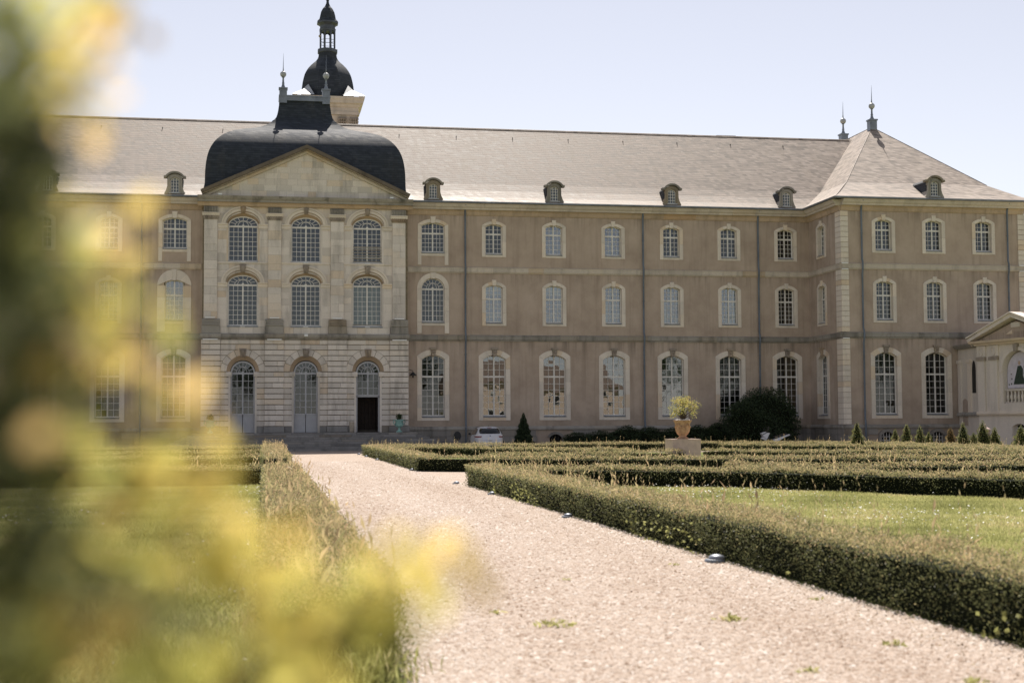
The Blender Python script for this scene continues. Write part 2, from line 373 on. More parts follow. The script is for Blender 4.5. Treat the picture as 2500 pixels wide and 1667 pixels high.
def cloud(name, mat, P, tone, size, parent=None, up=None, aspect=.55, flat=0., bend=.25):
    """many separate leaves: each a folded rhombus of four triangles' worth (two quads)"""
    n = len(P); P = np.asarray(P, float)
    size = np.broadcast_to(np.asarray(size, float), (n,))
    d = rng.normal(size=(n, 3))
    if up is not None: d = d*(1-flat)*.6 + np.asarray(up)*1.0
    d /= np.linalg.norm(d, axis=1)[:, None]+1e-9
    e = rng.normal(size=(n, 3)); e -= (e*d).sum(1)[:, None]*d; e /= np.linalg.norm(e, axis=1)[:, None]+1e-9
    nn = np.cross(d, e); s = size[:, None]
    a = P - d*s*.5; b = P + d*s*.5; m1 = P + e*s*aspect*.5 + nn*s*bend*.3; m2 = P - e*s*aspect*.5 + nn*s*bend*.3
    V = np.stack([a, m1, b, m2], 1).reshape(-1, 3)
    F = (np.arange(n)[:, None]*4+np.array([0, 1, 2, 0, 2, 3])).reshape(-1)
    return rawmesh(name, mat, V, F, 3, np.repeat(tone, 4), parent)
def rawmesh(name, mat, V, F, k, tone=None, parent=None, smooth=False):
    me = bpy.data.meshes.new(name); nf = len(F)//k
    me.vertices.add(len(V)); me.vertices.foreach_set('co', np.ascontiguousarray(V, dtype=np.float32).ravel())
    me.loops.add(len(F)); me.loops.foreach_set('vertex_index', np.ascontiguousarray(F, dtype=np.int32))
    me.polygons.add(nf); me.polygons.foreach_set('loop_start', np.arange(nf, dtype=np.int32)*k)
    if smooth: me.polygons.foreach_set('use_smooth', np.ones(nf, dtype=bool))
    me.update(calc_edges=True)
    if tone is not None:
        at = me.attributes.new('tone', 'FLOAT', 'POINT'); at.data.foreach_set('value', np.ascontiguousarray(tone, dtype=np.float32))
    me.materials.append(M[mat])
    return link(name, me, parent)

# ------------------------------------------------------------------ ground
def sheet(name, rects, z, mat):
    mb = MB()
    for q in rects: mb.add([(x, y, z) for x, y in q], [tuple(range(len(q)))])
    o = mb.build(name, mat); o['kind'] = 'structure'; return o
def rect(x0, x1, y0, y1): return [(x0, y0), (x1, y0), (x1, y1), (x0, y1)]
sheet('ground', [rect(-600, 600, -700, 600)], 0, 'turf')
PL, PR = -1.8, 2.55
sheet('gravel_path', [rect(PL, PR, -96, -17), [(PR, -57), (9, -60), (24, -62), (24, -55), (PR, -45.4)],
                      [(PL, -46.8), (-30, -46.8), (-30, -54.5), (PL, -54.5)]], .006, 'gravel')
sheet('forecourt', [rect(-60, 75, -16.99, 0)], .006, 'gravel')

# ------------------------------------------------------------------ window types
def seg(w, zs, zt, n=14, ell=False):
    """points of an arch from (-w,zs) to (w,zs) with crown zt"""
    r = zt-zs
    if ell or r >= w*.97: return [(-w*math.cos(math.pi*i/n), zs+r*math.sin(math.pi*i/n)) for i in range(n+1)]
    Rr = (w*w+r*r)/(2*r); a = math.asin(w/Rr)
    return [(Rr*math.sin(-a+2*a*i/n), zt-Rr+Rr*math.cos(-a+2*a*i/n)) for i in range(n+1)]
def archz(w, zs, zt, x, ell=False):
    r = zt-zs; x = max(-w, min(w, x))
    if ell or r >= w*.97: return zs+r*math.sqrt(max(0, 1-(x/w)**2))
    Rr = (w*w+r*r)/(2*r); return zt-Rr+math.sqrt(max(0, Rr*Rr-x*x))

class Win:
    """w,W inner/outer half width; z0 sill top; zs,zt spring/crown; Zs,Zt outer spring/crown; ztr transom"""
    def __init__(s, key, w, W, z0, zs, zt, Zs, Zt, ztr, nc, nu, nl, key_h=.14, legs=None, bot=None, fan=False, ell=False, dep=.30, sash=None, carved=False, stones=True, framemat='frame', frame_w=.06, bars=.026):
        s.key = key; s.w, s.z0, s.zs, s.zt, s.ell = w, z0, zs, zt, ell; s.dep = dep; s.legs = legs
        bot = z0-.28 if bot is None else bot
        sw = sash or w
        # --- painted timber frame
        f = MB(); y0, y1 = dep-.05, dep+.03; t = frame_w
        for sg in (-1, 1): f.box(*sorted((sg*sw, sg*(sw-t))), y0, y1, z0, zs)
        hd = seg(sw-t/2, zs, zt-t/2, 16, ell); f.ribbon(hd, t, y0, y1)
        f.box(-sw, sw, y0-.02, y1, z0, z0+.08)
        f.box(-sw+t, sw-t, y0-.015, y1, ztr-.06, ztr+.05)
        A = lambda x: archz(sw-t, zs, zt-t, x, ell)
        f.box(-.045, .045, y0-.012, y1, z0+.08, (ztr-.06) if fan else A(0)+.01)
        panes = []
        xs = [.045+(sw-t-.045)*i/nc for i in range(nc+1)]
        zl = [z0+.08+(ztr-.06-z0-.08)*i/nl for i in range(nl+1)]
        zu = [ztr+.05+(zs+.6*(zt-t-zs)-ztr-.05)*i/nu for i in range(nu)] + [99] if not fan else []
        h = bars/2
        for sg in (-1, 1):
            for i in range(1, nc):
                x = sg*xs[i]
                f.box(x-h, x+h, y0+.012, y1-.01, z0+.08, ztr-.06)
                if not fan: f.box(x-h, x+h, y0+.012, y1-.01, ztr+.05, A(x)+.01)
            xa, xb = sorted((sg*xs[0], sg*xs[-1]))
            for z in zl[1:-1]: f.box(xa, xb, y0+.015, y1-.012, z-h, z+h)
            for z in zu[1:-1]: f.box(xa, xb, y0+.015, y1-.012, z-h, z+h)
            for i in range(nc):
                a, b = sorted((sg*xs[i], sg*xs[i+1]))
                for za, zb in zip(zl, zl[1:]): panes.append([(a, za), (b, za), (b, zb), (a, zb)])
                for za, zb in zip(zu, zu[1:]): panes.append([(a, za), (b, za), (b, min(zb, A(b))), ((a+b)/2, min(zb, A((a+b)/2))), (a, min(zb, A(a)))])
        s.fan = []
        if fan:
            zb = ztr+.05; fw_, fr = sw-t, zt-t-zb
            E = lambda k, a: (-fw_*k*math.cos(a), zb+fr*k*math.sin(a))
            f.ribbon([E(.60, math.pi*i/16) for i in range(17)], bars, y0+.01, y1-.01)
            f.ribbon([(-fw_*.38*math.cos(math.pi*i/12), zb+fr*.56*math.sin(math.pi*i/12)) for i in range(13)], bars, y0+.01, y1-.01)
            nsp = 8
            for i in range(1, nsp): f.ribbon([E(.60 if i != nsp//2 else 0., math.pi*i/nsp), E(1.0, math.pi*i/nsp)], bars, y0+.01, y1-.01)
            f.box(-.07, .07, y0, y1, zb, zb+.07)
            for i in range(nsp):
                a0, a1 = math.pi*i/nsp, math.pi*(i+1)/nsp; am = (a0+a1)/2
                s.fan.append([E(.6, a0), E(.6, am), E(.6, a1), E(1, a1), E(1, am), E(1, a0)])
            for q in range(4): s.fan.append([(0, zb)]+[E(.6, math.pi*(q+j/3)/4) for j in range(4)])
        s.frame = f.mesh('window', framemat)
        s.panes = panes; s.pane_me = []
        for p in panes:
            cx = sum(q[0] for q in p)/len(p); cz = sum(q[1] for q in p)/len(p)
            me = bpy.data.meshes.new('pane'); me.from_pydata([(x-cx, 0, z-cz) for x, z in p], [], [tuple(range(len(p)))]); me.materials.append(M['glass'])
            s.pane_me.append((me, cx, cz))
        s.joined = [s._join(panes+s.fan) for _ in range(3)]; s.fanme = s._join(s.fan) if fan else None
        # --- stone surround, one mesh for each stone
        s.st = []
        if stones:
            zlow = legs if legs is not None else bot
            nj = max(2, round((zs-zlow)/.85)); g = .004
            for sg in (-1, 1):
                zz = [zlow+(Zs-zlow)*i/nj for i in range(nj+1)]
                for i in range(nj):
                    a, b = sorted((sg*w, sg*W))
                    top = min(zz[i+1], 99)
                    if i < nj-1: s.st.append(('jamb_stone', MB().bev([(a, zz[i]+g), (b, zz[i]+g), (b, zz[i+1]-g), (a, zz[i+1]-g)], -.05, dep+.02, .008).mesh('jamb_stone', 'trim')))
                    else:
                        zi = min(zs, zz[i+1])
                        po = [(sg*w, zz[i]+g), (sg*W, zz[i]+g), (sg*W, Zs-g), (sg*w, zi-g)] if abs(zi-zz[i]) > .05 else [(sg*w, zz[i]+g), (sg*W, zz[i]+g), (sg*W, Zs-g), (sg*w, zz[i]+2*g)]
                        s.st.append(('jamb_stone', MB().bev(po, -.05, dep+.02, .008).mesh('jamb_stone', 'trim')))
                inn = seg(w, zs, zt, 20, ell); out = seg(W, Zs, Zt, 20, ell or (Zt-Zs) > W*.8)
                kx = .15 if w > .7 else .125
                if sg > 0: inn = [(-x, z) for x, z in inn]; out = [(-x, z) for x, z in out]
                inn = [q for q in inn if abs(q[0]) >= kx and q[0]*sg >= 0]; out = [q for q in out if abs(q[0]) >= kx*1.15 and q[0]*sg >= 0]
                inn.append((sg*kx*.95, archz(w, zs, zt, kx, ell))); out.append((sg*kx*1.2, archz(W, Zs, Zt, kx, ell or (Zt-Zs) > W*.8)))
                h1, h2 = len(inn)//2, len(out)//2
                for ia, oa in ((inn[:h1+1], out[:h2+1]), (inn[h1:], out[h2:])):
                    s.st.append(('voussoir', MB().prism([(x, z+g) for x, z in ia]+[(x, z+g) for x, z in oa[::-1]], -.05, dep+.02).mesh('voussoir', 'trim')))
            kz = Zt+key_h; kb = zt-.05; kx = .15 if w > .7 else .125
            if carved:
                k = MB().bev([(-kx*.7, kb-.04), (kx*.7, kb-.04), (kx*1.15, kz-.14), (-kx*1.15, kz-.14)], -.17, dep*.6, .03)
                k.box(-kx*1.5, kx*1.5, -.22, 0, kz-.14, kz); k.lathe([(.02, -.07), (.07, -.03), (.07, .05), (.02, .08)], (0, -.19, (kb+kz)/2-.03), 8)
                s.st.append(('keystone', k.mesh('keystone', 'carved')))
            else: s.st.append(('keystone', MB().bev([(-kx*.9, kb), (kx*.9, kb), (kx*1.2, kz), (-kx*1.2, kz)], -.10, dep*.6, .012).mesh('keystone', 'trim')))
            s.st.append(('sill', MB().bev([(-w+g, bot), (w-g, bot), (w-g, z0-.05), (-w+g, z0-.05)], -.045, dep+.02, .008).mesh('sill', 'trim')))
            s.st.append(('sill_flashing', MB().add([(-w+.01, -.09, z0-.05), (w-.01, -.09, z0-.05), (w-.01, dep-.03, z0+.02), (-w+.01, dep-.03, z0+.02), (-w+.01, -.09, z0-.085), (w-.01, -.09, z0-.085)],
                                                   [(0, 1, 2, 3), (4, 5, 1, 0)]).mesh('sill_flashing', 'zinc')))
    def _join(s, polys):
        mb = MB()
        for p in polys:
            cx = sum(q[0] for q in p)/len(p); cz = sum(q[1] for q in p)/len(p); a, b = random.gauss(0, .006), random.gauss(0, .008)
            mb.add([(x, a*(x-cx)+b*(z-cz), z) for x, z in p], [tuple(range(len(p)))])
        me = bpy.data.meshes.new('panes'); me.from_pydata(mb.v, [], mb.f); me.materials.append(M['glass']); return me
    def hole(s, e=.06):
        zb = s.z0-.15
        return [(-s.w-e, zb), (s.w+e, zb)] + [(x*(1+e/s.w), z+e) for x, z in seg(s.w, s.zs, s.zt, 12, s.ell)[::-1]]
    def place(s, parent, x, y, rotz=0, single=False, curtain=None, loc_z=0, gl=None):
        o = link('window', s.frame, parent, (x, y, loc_z), (0, 0, rotz))
        for nm, me in s.st: link(nm, me, o)
        wob = random.gauss(0, .006)
        if single:
            for me, cx, cz in s.pane_me:
                q = link('pane', me, o, (cx, s.dep-.005, cz), (random.gauss(0, .0013)+wob*.3, 0, random.gauss(0, .003)))
                if gl: q.material_slots[0].link = 'OBJECT'; q.material_slots[0].material = M[gl]
            if s.fanme: q = link('fanlight_panes', s.fanme, o, (0, s.dep-.005, 0)); q['kind'] = 'stuff'
        else:
            q = link('panes', random.choice(s.joined), o, (0, s.dep-.005, 0), (0, 0, wob)); q['kind'] = 'stuff'
            if gl: q.material_slots[0].link = 'OBJECT'; q.material_slots[0].material = M[gl]
        if curtain:
            za, zb, x0, x1 = curtain; mb = MB(); n = 24; vs = []
            for i in range(n+1):
                xx = x0+(x1-x0)*i/n; yy = s.dep+.10+.02*math.sin(i*2.1)+.01*math.sin(i*.9); vs += [(xx, yy, za), (xx, yy, zb)]
            mb.add(vs, [(2*i, 2*i+2, 2*i+3, 2*i+1) for i in range(n)]); mb.build('curtain', 'curtain', o)
        return o

WG = Win('ground', .78, 1.08, 2.18, 5.98, 6.28, 6.20, 6.62, 4.83, 2, 3, 6, carved=True, bot=1.88)
W2 = Win('first', .58, .83, 8.48, 10.84, 11.01, 10.87, 11.23, 10.08, 2, 3, 5, key_h=.12, bot=8.24)
W3 = Win('second', .58, .83, 13.13, 14.98, 15.15, 15.04, 15.34, 14.48, 2, 2, 4, key_h=.15, bot=12.9)
W3c = Win('second_wide', .785, 1.035, 13.18, 14.98, 15.18, 15.05, 15.41, 14.46, 3, 2, 4, key_h=.17, legs=12.31, bot=12.92)
W2c = Win('first_round', .775, 1.08, 8.49, 10.74, 11.44, 10.72, 11.77, 10.70, 3, 1, 6, key_h=.01, legs=7.71, bot=8.23, fan=True, ell=True)
W2l = Win('first_narrow', .58, 1.08, 8.49, 10.95, 11.10, 10.72, 11.77, 10.10, 2, 2, 5, key_h=.01, legs=7.71, bot=8.23)

# ------------------------------------------------------------------ main range
AB = thing('abbey_range', 'long three-storey abbey range of brown render with pale window surrounds and slate roof', 'building', (0, 0, 0))
def wall_holes(name, outer, holes, f3, mat, parent):
    polys = [[Vector((x, z, 0)) for x, z in q] for q in [outer]+holes]
    tris = tessellate_polygon(polys); flat = [q for p in polys for q in p]
    mb = MB(); mb.add([f3(q.x, q.y) for q in flat], tris); return mb.build(name, mat, parent)
RX0, RX1 = -35.0, 35.05
colsR = [8.45+4.147*k for k in range(7)]; colsL = [-8.47-4.147*k for k in range(5)]
holes = []
def wtypes(x):
    first = abs(abs(x)-8.46) < .1
    return [WG, (W2c if x > 0 else W2l) if first else W2, W3c if first else W3]
for x in colsR+colsL:
    for t in wtypes(x): holes.append([(x+a, z) for a, z in t.hole()])
base_w = []
for x in (16.78, 20.9, 25.03): holes.append([(x+a, z) for a, z in [(-.42, .25), (.42, .25)]+seg(.42, .72, .92, 10)[::-1]]); base_w.append(x)
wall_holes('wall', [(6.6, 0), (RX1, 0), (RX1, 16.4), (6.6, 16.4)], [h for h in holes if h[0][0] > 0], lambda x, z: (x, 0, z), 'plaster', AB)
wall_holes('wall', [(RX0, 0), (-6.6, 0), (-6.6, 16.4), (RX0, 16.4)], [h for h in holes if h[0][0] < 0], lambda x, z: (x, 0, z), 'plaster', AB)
b = MB(); b.box(RX0, RX1, 13.0, 13.3, 0, 16.4); b.box(RX0-.3, RX0, 0, 13.3, 0, 16.4); b.build('rear_wall', 'plaster', AB)
b = MB()
for z in (1.3, 7.3, 11.9, 16.2): b.box(RX0, RX1, .5, 12.9, z-.2, z)
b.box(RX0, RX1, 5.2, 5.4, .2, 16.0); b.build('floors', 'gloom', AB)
k = 0
for x in colsR+colsL:
    for t in wtypes(x):
        cur = None
        if t is W2 and x > 0 and x < 21.5: cur = (10.35, 11.0, -.55, .55)
        if t is W2 and 20 < x < 30: cur = (8.5, 10.0, -.55, -.25) if x < 26 else (8.5, 11, .2, .55)
        if t is WG and x < 0 and x > -9: cur = (3.6, 6.2, -.75, .75)
        t.place(AB, x, 0, 0, single=(t is WG and x > -9), curtain=cur, gl='glass_sky' if (t in (W2, W2l) and x < 30) or (t is W3 and 14 < x < 22) or (t is WG and 10 < x < 27) else None)
# basement openings
for x in base_w:
    f = MB(); f.ribbon(seg(.50, .74, 1.02, 12), .16, -.11, .15); o = f.build('basement_opening', 'plinth', AB)
    g = MB()
    for q in (-.2, 0, .2): g.box(x+q-.012, x+q+.012, .1, .13, .25, .95)
    g.build('bars', 'black', o); o.location.x = x; g = o.children[0]; g.location.x = -x
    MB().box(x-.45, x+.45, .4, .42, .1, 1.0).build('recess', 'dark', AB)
f = MB(); f.ribbon([(10.05+.27*math.cos(a*math.pi/8), .86+.33*math.sin(a*math.pi/8)) for a in range(17)], .035, -.14, -.09); o = f.build('hatch_rim', 'plinth', AB)
f = MB(); f.prism([(10.05+.25*math.cos(a*math.pi/8), .86+.31*math.sin(a*math.pi/8)) for a in range(16)], -.12, -.085); f.build('hatch', 'black', o)
# plinth, string courses and cornice, stone by stone
def run(parent, name, mat, prof, path, lmin, lmax):
    """row of stones of the given (outward,z) profile along a straight stretch of plan path"""
    (xa, ya), (xb, yb) = path; L = math.hypot(xb-xa, yb-ya); dx, dy = (xb-xa)/L, (yb-ya)/L; s = 0
    while s < L-.01:
        e = min(L, s+random.uniform(lmin, lmax))
        if L-e < .5: e = L
        j = random.uniform(-.003, .003)
        MB().sweep([(xa+dx*(s+.004), ya+dy*(s+.004)), (xa+dx*(e-.004), ya+dy*(e-.004))], [(o+j if o > 0 else o, z) for o, z in prof]).build(name, mat, parent); s = e
P_B2 = [(-.02, 11.78), (.05, 11.78), (.08, 11.84), (.11, 11.86), (.12, 12.10), (.14, 12.13), (.14, 12.16), (-.02, 12.20)]
P_B1 = [(-.02, 7.19), (.05, 7.19), (.08, 7.27), (.14, 7.30), (.16, 7.50), (.18, 7.53), (.17, 7.56), (-.02, 7.62)]
P_C1 = [(-.02, 15.70), (.06, 15.70), (.10, 15.80), (.12, 15.95), (.20, 16.05), (-.02, 16.05)]
P_C2 = [(-.02, 16.055), (.34, 16.055), (.36, 16.16), (.46, 16.24), (.52, 16.36), (.60, 16.44), (-.02, 16.46)]
P_GUT = [(.42, 16.455), (.66, 16.455), (.70, 16.50), (.70, 16.57), (.42, 16.58)]
P_PL = [(-.02, .0), (.08, 0), (.08, 1.22), (-.02, 1.22)]
P_PLT = [(-.02, 1.225), (.10, 1.225), (.14, 1.28), (.14, 1.38), (.08, 1.46), (-.02, 1.50)]
def bands(parent, path, long=1.9):
    run(parent, 'string_course_stone', 'cornice', P_B2, path, 1.0, long); run(parent, 'string_course_stone', 'grime', P_B1, path, 1.2, long+.4)
    run(parent, 'cornice_stone', 'warm', P_C1, path, 1.2, long+.4); run(parent, 'cornice_stone', 'cornice', P_C2, path, 1.4, long+.6)
    run(parent, 'plinth_moulding', 'grime', P_PLT, path, 1.4, 2.4)
PX = 6.72
bands(AB, [(PX+.02, 0), (RX1, 0)]); bands(AB, [(-27, 0), (-PX-.02, 0)])
def plinth(parent, path, skip=()):
    (xa, ya), (xb, yb) = path; L = math.hypot(xb-xa, yb-ya); dx, dy = (xb-xa)/L, (yb-ya)/L
    for z0, z1 in ((.0, .42), (.42, .82), (.82, 1.22)):
        s = 0
        while s < L-.01:
            e = min(L, s+random.uniform(.8, 1.7))
            if L-e < .4: e = L
            ok = all(not (s-.1 < t+.52 and e+.1 > t-.52) for t in skip) or z0 > 1
            if ok: MB().sweep([(xa+dx*(s+.005), ya+dy*(s+.005)), (xa+dx*(e-.005), ya+dy*(e-.005))], [(-.02, z0+.005), (.075, z0+.005), (.085, z0+.02), (.085, z1-.02), (.075, z1-.005), (-.02, z1-.005)]).build('plinth_stone', 'plinth', parent)
            s = e
plinth(AB, [(PX+.02, 0), (RX1, 0)], [x-PX-.02 for x in base_w]); plinth(AB, [(-27, 0), (-PX-.02, 0)])
MB().sweep([(PX+.3, 0), (RX1+.0, 0)], P_GUT).build('gutter', 'zinc', AB); MB().sweep([(-35, 0), (-PX-.3, 0)], P_GUT).build('gutter', 'zinc', AB)
def downpipe(parent, x, y, face=-1):
    pts = [(x, y-.50, 16.4), (x, y-.30, 16.2), (x, y-.17, 15.9), (x, y-.14, 15.5), (x, y-.14, 12.5), (x, y-.24, 12.25), (x, y-.24, 11.8), (x, y-.14, 11.5), (x, y-.14, 7.9), (x, y-.28, 7.62), (x, y-.28, 7.2), (x, y-.16, 6.9), (x, y-.16, 1.9), (x, y-.24, 1.55), (x, y-.24, .05)]
    o = MB().tube(pts, .062, 10).build('downpipe', 'pipe', parent, True)
    for z in (14.2, 10.0, 6.3, 4.2, 2.4): MB().lathe([(.062, -.03), (.08, -.03), (.08, .03), (.062, .03)], (x, y-(.14 if z > 7 else .16), z), 10).build('bracket', 'pipe', o)
for x in (10.62, 22.98, 31.28, -10.54): downpipe(AB, x, 0)
# roof with sprocketed eaves
RZ, RY = 23.05, 6.5
roofp = [(-.62, 16.56), (.05, 16.98), (.75, 17.52), (1.4, 18.10), (RY, RZ)]
rb = MB(); prof = roofp+[(13-y, z) for y, z in roofp[::-1][1:]]
n = len(prof); rb.add([(RX0-.2, y, z) for y, z in prof]+[(41.3, y, z) for y, z in prof], [(i, i+1, n+i+1, n+i) for i in range(n-1)]+[tuple(range(n))])
rb.build('roof', 'slate', AB)
x = RX0
rt = MB().extx([(RY-.14, RZ-.10), (RY-.06, RZ+.0), (RY, RZ+.025), (RY+.06, RZ+.0), (RY+.14, RZ-.10)], RX0, 41.0).build('ridge', 'slate', AB)
for i in range(15):
    xx = -22+i*4.1; MB().box(xx-.02, xx+.02, 5.56, 5.66, 22.14, 22.27).build('snow_hook', 'black', AB)
MB().box(30.7, 32.2, 6.95, 7.4, 22.5, 23.20).build('skylight', 'black', AB)
# dormers
def dormer_meshes():
    d = {}
    front = [(-.66, 16.6), (.66, 16.6), (.66, 16.72), (.56, 16.9), (.48, 17.15), (.46, 17.75)] + [(x, z) for x, z in seg(.46, 17.75, 17.98, 10)[::-1]][1:-1] + [(-.46, 17.75), (-.48, 17.15), (-.56, 16.9), (-.66, 16.72)]
    op = [(-.27, 16.75), (.27, 16.75)]+seg(.27, 17.58, 17.74, 10)[::-1]
    mb = MB(); polys = [[Vector((x, z, 0)) for x, z in q] for q in (front, op)]; tr = tessellate_polygon(polys); fl = [q for p in polys for q in p]
    mb.add([(q.x, 0, q.y) for q in fl], tr)
    for lp, dd in ((front, 1.0), (op, .16)):
        k = len(lp); mb.add([(x, 0, z) for x, z in lp]+[(x, dd, z) for x, z in lp], [(i, (i+1) % k, (i+1) % k+k, i+k) for i in range(k)])
    mb.ribbon(seg(.33, 17.6, 17.84, 12), .07, -.05, .02); mb.box(-.365, -.30, -.05, .02, 16.75, 17.6); mb.box(.30, .365, -.05, .02, 16.75, 17.6)
    d['front'] = mb.mesh('dormer', 'grime')
    hood = seg(.56, 17.78, 18.08, 14); mb = MB(); mb.ribbon(hood, .12, -.14, .35); mb.box(-.70, -.50, -.12, .3, 17.70, 17.84); mb.box(.50, .70, -.12, .3, 17.70, 17.84)
    d['hood'] = mb.mesh('hood', 'plinth')
    k = seg(.50, 17.74, 18.0, 10); k = [(-.50, 17.2)]+k+[(.50, 17.2)]; m = len(k)
    mb = MB(); mb.add([(x, .3, z) for x, z in k]+[(x, 2.6, z+.05) for x, z in k], [(i, i+1, m+i+1, m+i) for i in range(m-1)])
    mb.box(-.49, .49, .2, 1.5, 16.7, 17.5)
    d['back'] = mb.mesh('dormer_roof', 'slate_dark')
    f = MB(); f.ribbon(seg(.25, 17.57, 17.71, 10), .04, .10, .14)
    for x in (-.25, -.09, .09, .25): f.box(x-.018, x+.018, .10, .14, 16.78, archz(.27, 17.58, 17.73, x))
    for z in (16.79, 16.98, 17.18, 17.38, 17.57): f.box(-.26, .26, .105, .135, z-.016, z+.016)
    d['frame'] = f.mesh('sash', 'frame')
    g = MB()
    for i in range(3):
        for j in range(5):
            a, b2 = -.25+.167*i, -.25+.167*(i+1); za, zb = 16.79+.195*j, 16.79+.195*(j+1); tl = random.gauss(0, .02)
            g.add([(a, .12, za), (b2, .12+tl*.1, za), (b2, .12+tl*.1, min(zb, archz(.27, 17.58, 17.73, b2))), (a, .12, min(zb, archz(.27, 17.58, 17.73, a)))], [(0, 1, 2, 3)])
    d['panes'] = g.mesh('panes', 'glass'); d['sill'] = MB().box(-.36, .36, -.10, .1, 16.68, 16.74).mesh('sill', 'zinc_pale')
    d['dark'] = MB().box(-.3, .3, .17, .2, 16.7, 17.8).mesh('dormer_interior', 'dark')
    return d
DM = dormer_meshes()
def dormer(parent, x, y, rotz=0):
    o = link('dormer', DM['front'], parent, (x, y, 0), (0, 0, rotz))
    for nm, k in (('hood', 'hood'), ('dormer_roof', 'back'), ('sash', 'frame'), ('panes', 'panes'), ('sill', 'sill'), ('dormer_interior', 'dark')):
        q = link(nm, DM[k], o)
        if nm == 'panes': q['kind'] = 'stuff'
for x in (8.43, 16.72, 25.0, 33.32, -8.47, -16.4): dormer(AB, x, -.42)

# ------------------------------------------------------------------ entrance pavilion
PV = thing('entrance_pavilion', 'pale ashlar entrance pavilion with triangular pediment and dark bell-shaped slate roof', 'building', (0, -.9, 0), world=True)
YB, YP = -.82, -.95                                    # bay plane and pilaster/pier plane
b = MB(); b.box(-6.66, -6.3, -.76, 4, .9, 16.5); b.box(6.3, 6.66, -.76, 4, .9, 16.5); b.box(-6.6, 6.6, 11, 11.3, .9, 16.4); b.box(-6.6, 6.6, .2, 11, 16.3, 16.5)
b.build('side_walls', 'ashlar', PV)
def course(x0, x1, z0, z1, y, mat='ashlar', cut=None, gx=.006, gz=.006, bv=.012, lmin=.5, lmax=1.15, depth=.18, name='stone'):
    if cut is None:
        s = x0
        while s < x1-.01:
            e = min(x1, s+random.uniform(lmin, lmax))
            if x1-e < .3: e = x1
            MB().bev([(s+gx/2, z0+gz/2), (e-gx/2, z0+gz/2), (e-gx/2, z1-gz/2), (s+gx/2, z1-gz/2)], y+random.uniform(0, .008), y+depth, bv).build(name, mat, PV); s = e
        return
    c, fn = cut; n = 5; zz = [z0+gz/2+(z1-z0-gz)*i/n for i in range(n+1)]
    for sg, xe in ((-1, x0), (1, x1)):
        inner = [(c+sg*max(fn(z), 0.0), z) for z in zz]
        poly = [(xe-sg*gx/2, zz[0])] + inner + [(xe-sg*gx/2, zz[-1])]
        if all(abs(p[0]-c) < 1e-4 for p in inner) and sg < 0: inner = inner
        if (xe-c)*sg > min(abs(p[0]-c) for p in inner)+.02: MB().prism([(max(min(px, max(x0, x1)), min(x0, x1)), pz) for px, pz in poly], y+random.uniform(0, .006), y+depth).build(name, mat, PV)
CZ = [1.14, 1.56, 1.91, 2.28, 2.61, 2.96, 3.32, 3.67, 4.03, 4.39, 4.77, 5.09, 5.45, 5.80, 6.16, 6.52, 6.88, 7.19]
piers = [(-6.70, -5.49), (-2.66, -1.43), (1.42, 2.66), (5.49, 6.71)]
bays = [(-5.49, -2.66, -4.05), (-1.43, 1.42, 0.), (2.66, 5.49, 4.05)]
GZ, GB = .042, .02
# backing wall with openings
hl = []
for x0, x1, c in bays: hl.append([(c-.92, 1.10), (c+.92, 1.10)]+[(c+x, z) for x, z in seg(1.06, 5.1, 6.16, 14, True)[::-1]])
WP1 = dict(z0=8.10, zs=10.86, zt=11.42); WP2 = dict(z0=12.30, zs=14.70, zt=15.27)
for c in (-4.08, -.02, 4.0):
    for d in (WP1, WP2): hl.append([(c-1.1, d['z0']-.1), (c+1.1, d['z0']-.1)]+[(c+x, z) for x, z in seg(1.12, d['zs'], d['zt']+.2, 14, True)[::-1]])
wall_holes('backing_wall', [(-6.66, .9), (6.66, .9), (6.66, 16.4), (-6.66, 16.4)], hl, lambda x, z: (x, YB+.045, z), 'mortar', PV)
for i in range(len(CZ)-1):
    z0, z1 = CZ[i], CZ[i+1]
    if i == 0:
        for x0, x1 in piers: course(x0-.06, x1+.06, z0, z1, YP-.06, 'step', gz=.02, bv=.03, lmin=1, lmax=2)
        for x0, x1, c in bays: course(x0+.07, x1-.07, z0, z1, YB-.05, 'step', (c, lambda z: .9), gz=.02)
        continue
    for x0, x1 in piers: course(x0, x1, z0, z1, YP, gz=GZ, bv=GB, lmin=.45, lmax=1.3)
    for x0, x1, c in bays:
        if z1 <= 5.0 and i != 10 or i == 10: course(x0, x1, z0, z1, YB-(.06 if i == 10 else 0), 'ashlar', (c, lambda z: .90 if i != 10 else .88), gz=GZ)
        elif z0 < 6.5:
            Rv = 1.46
            course(x0, x1, z0, z1, YB, 'ashlar', (c, lambda z: math.sqrt(max(0, Rv*Rv-(z-5.12)**2))), gz=GZ)
        else: course(x0, x1, z0, z1, YB, 'ashlar', gz=GZ, bv=GB, lmin=.6, lmax=1.3)
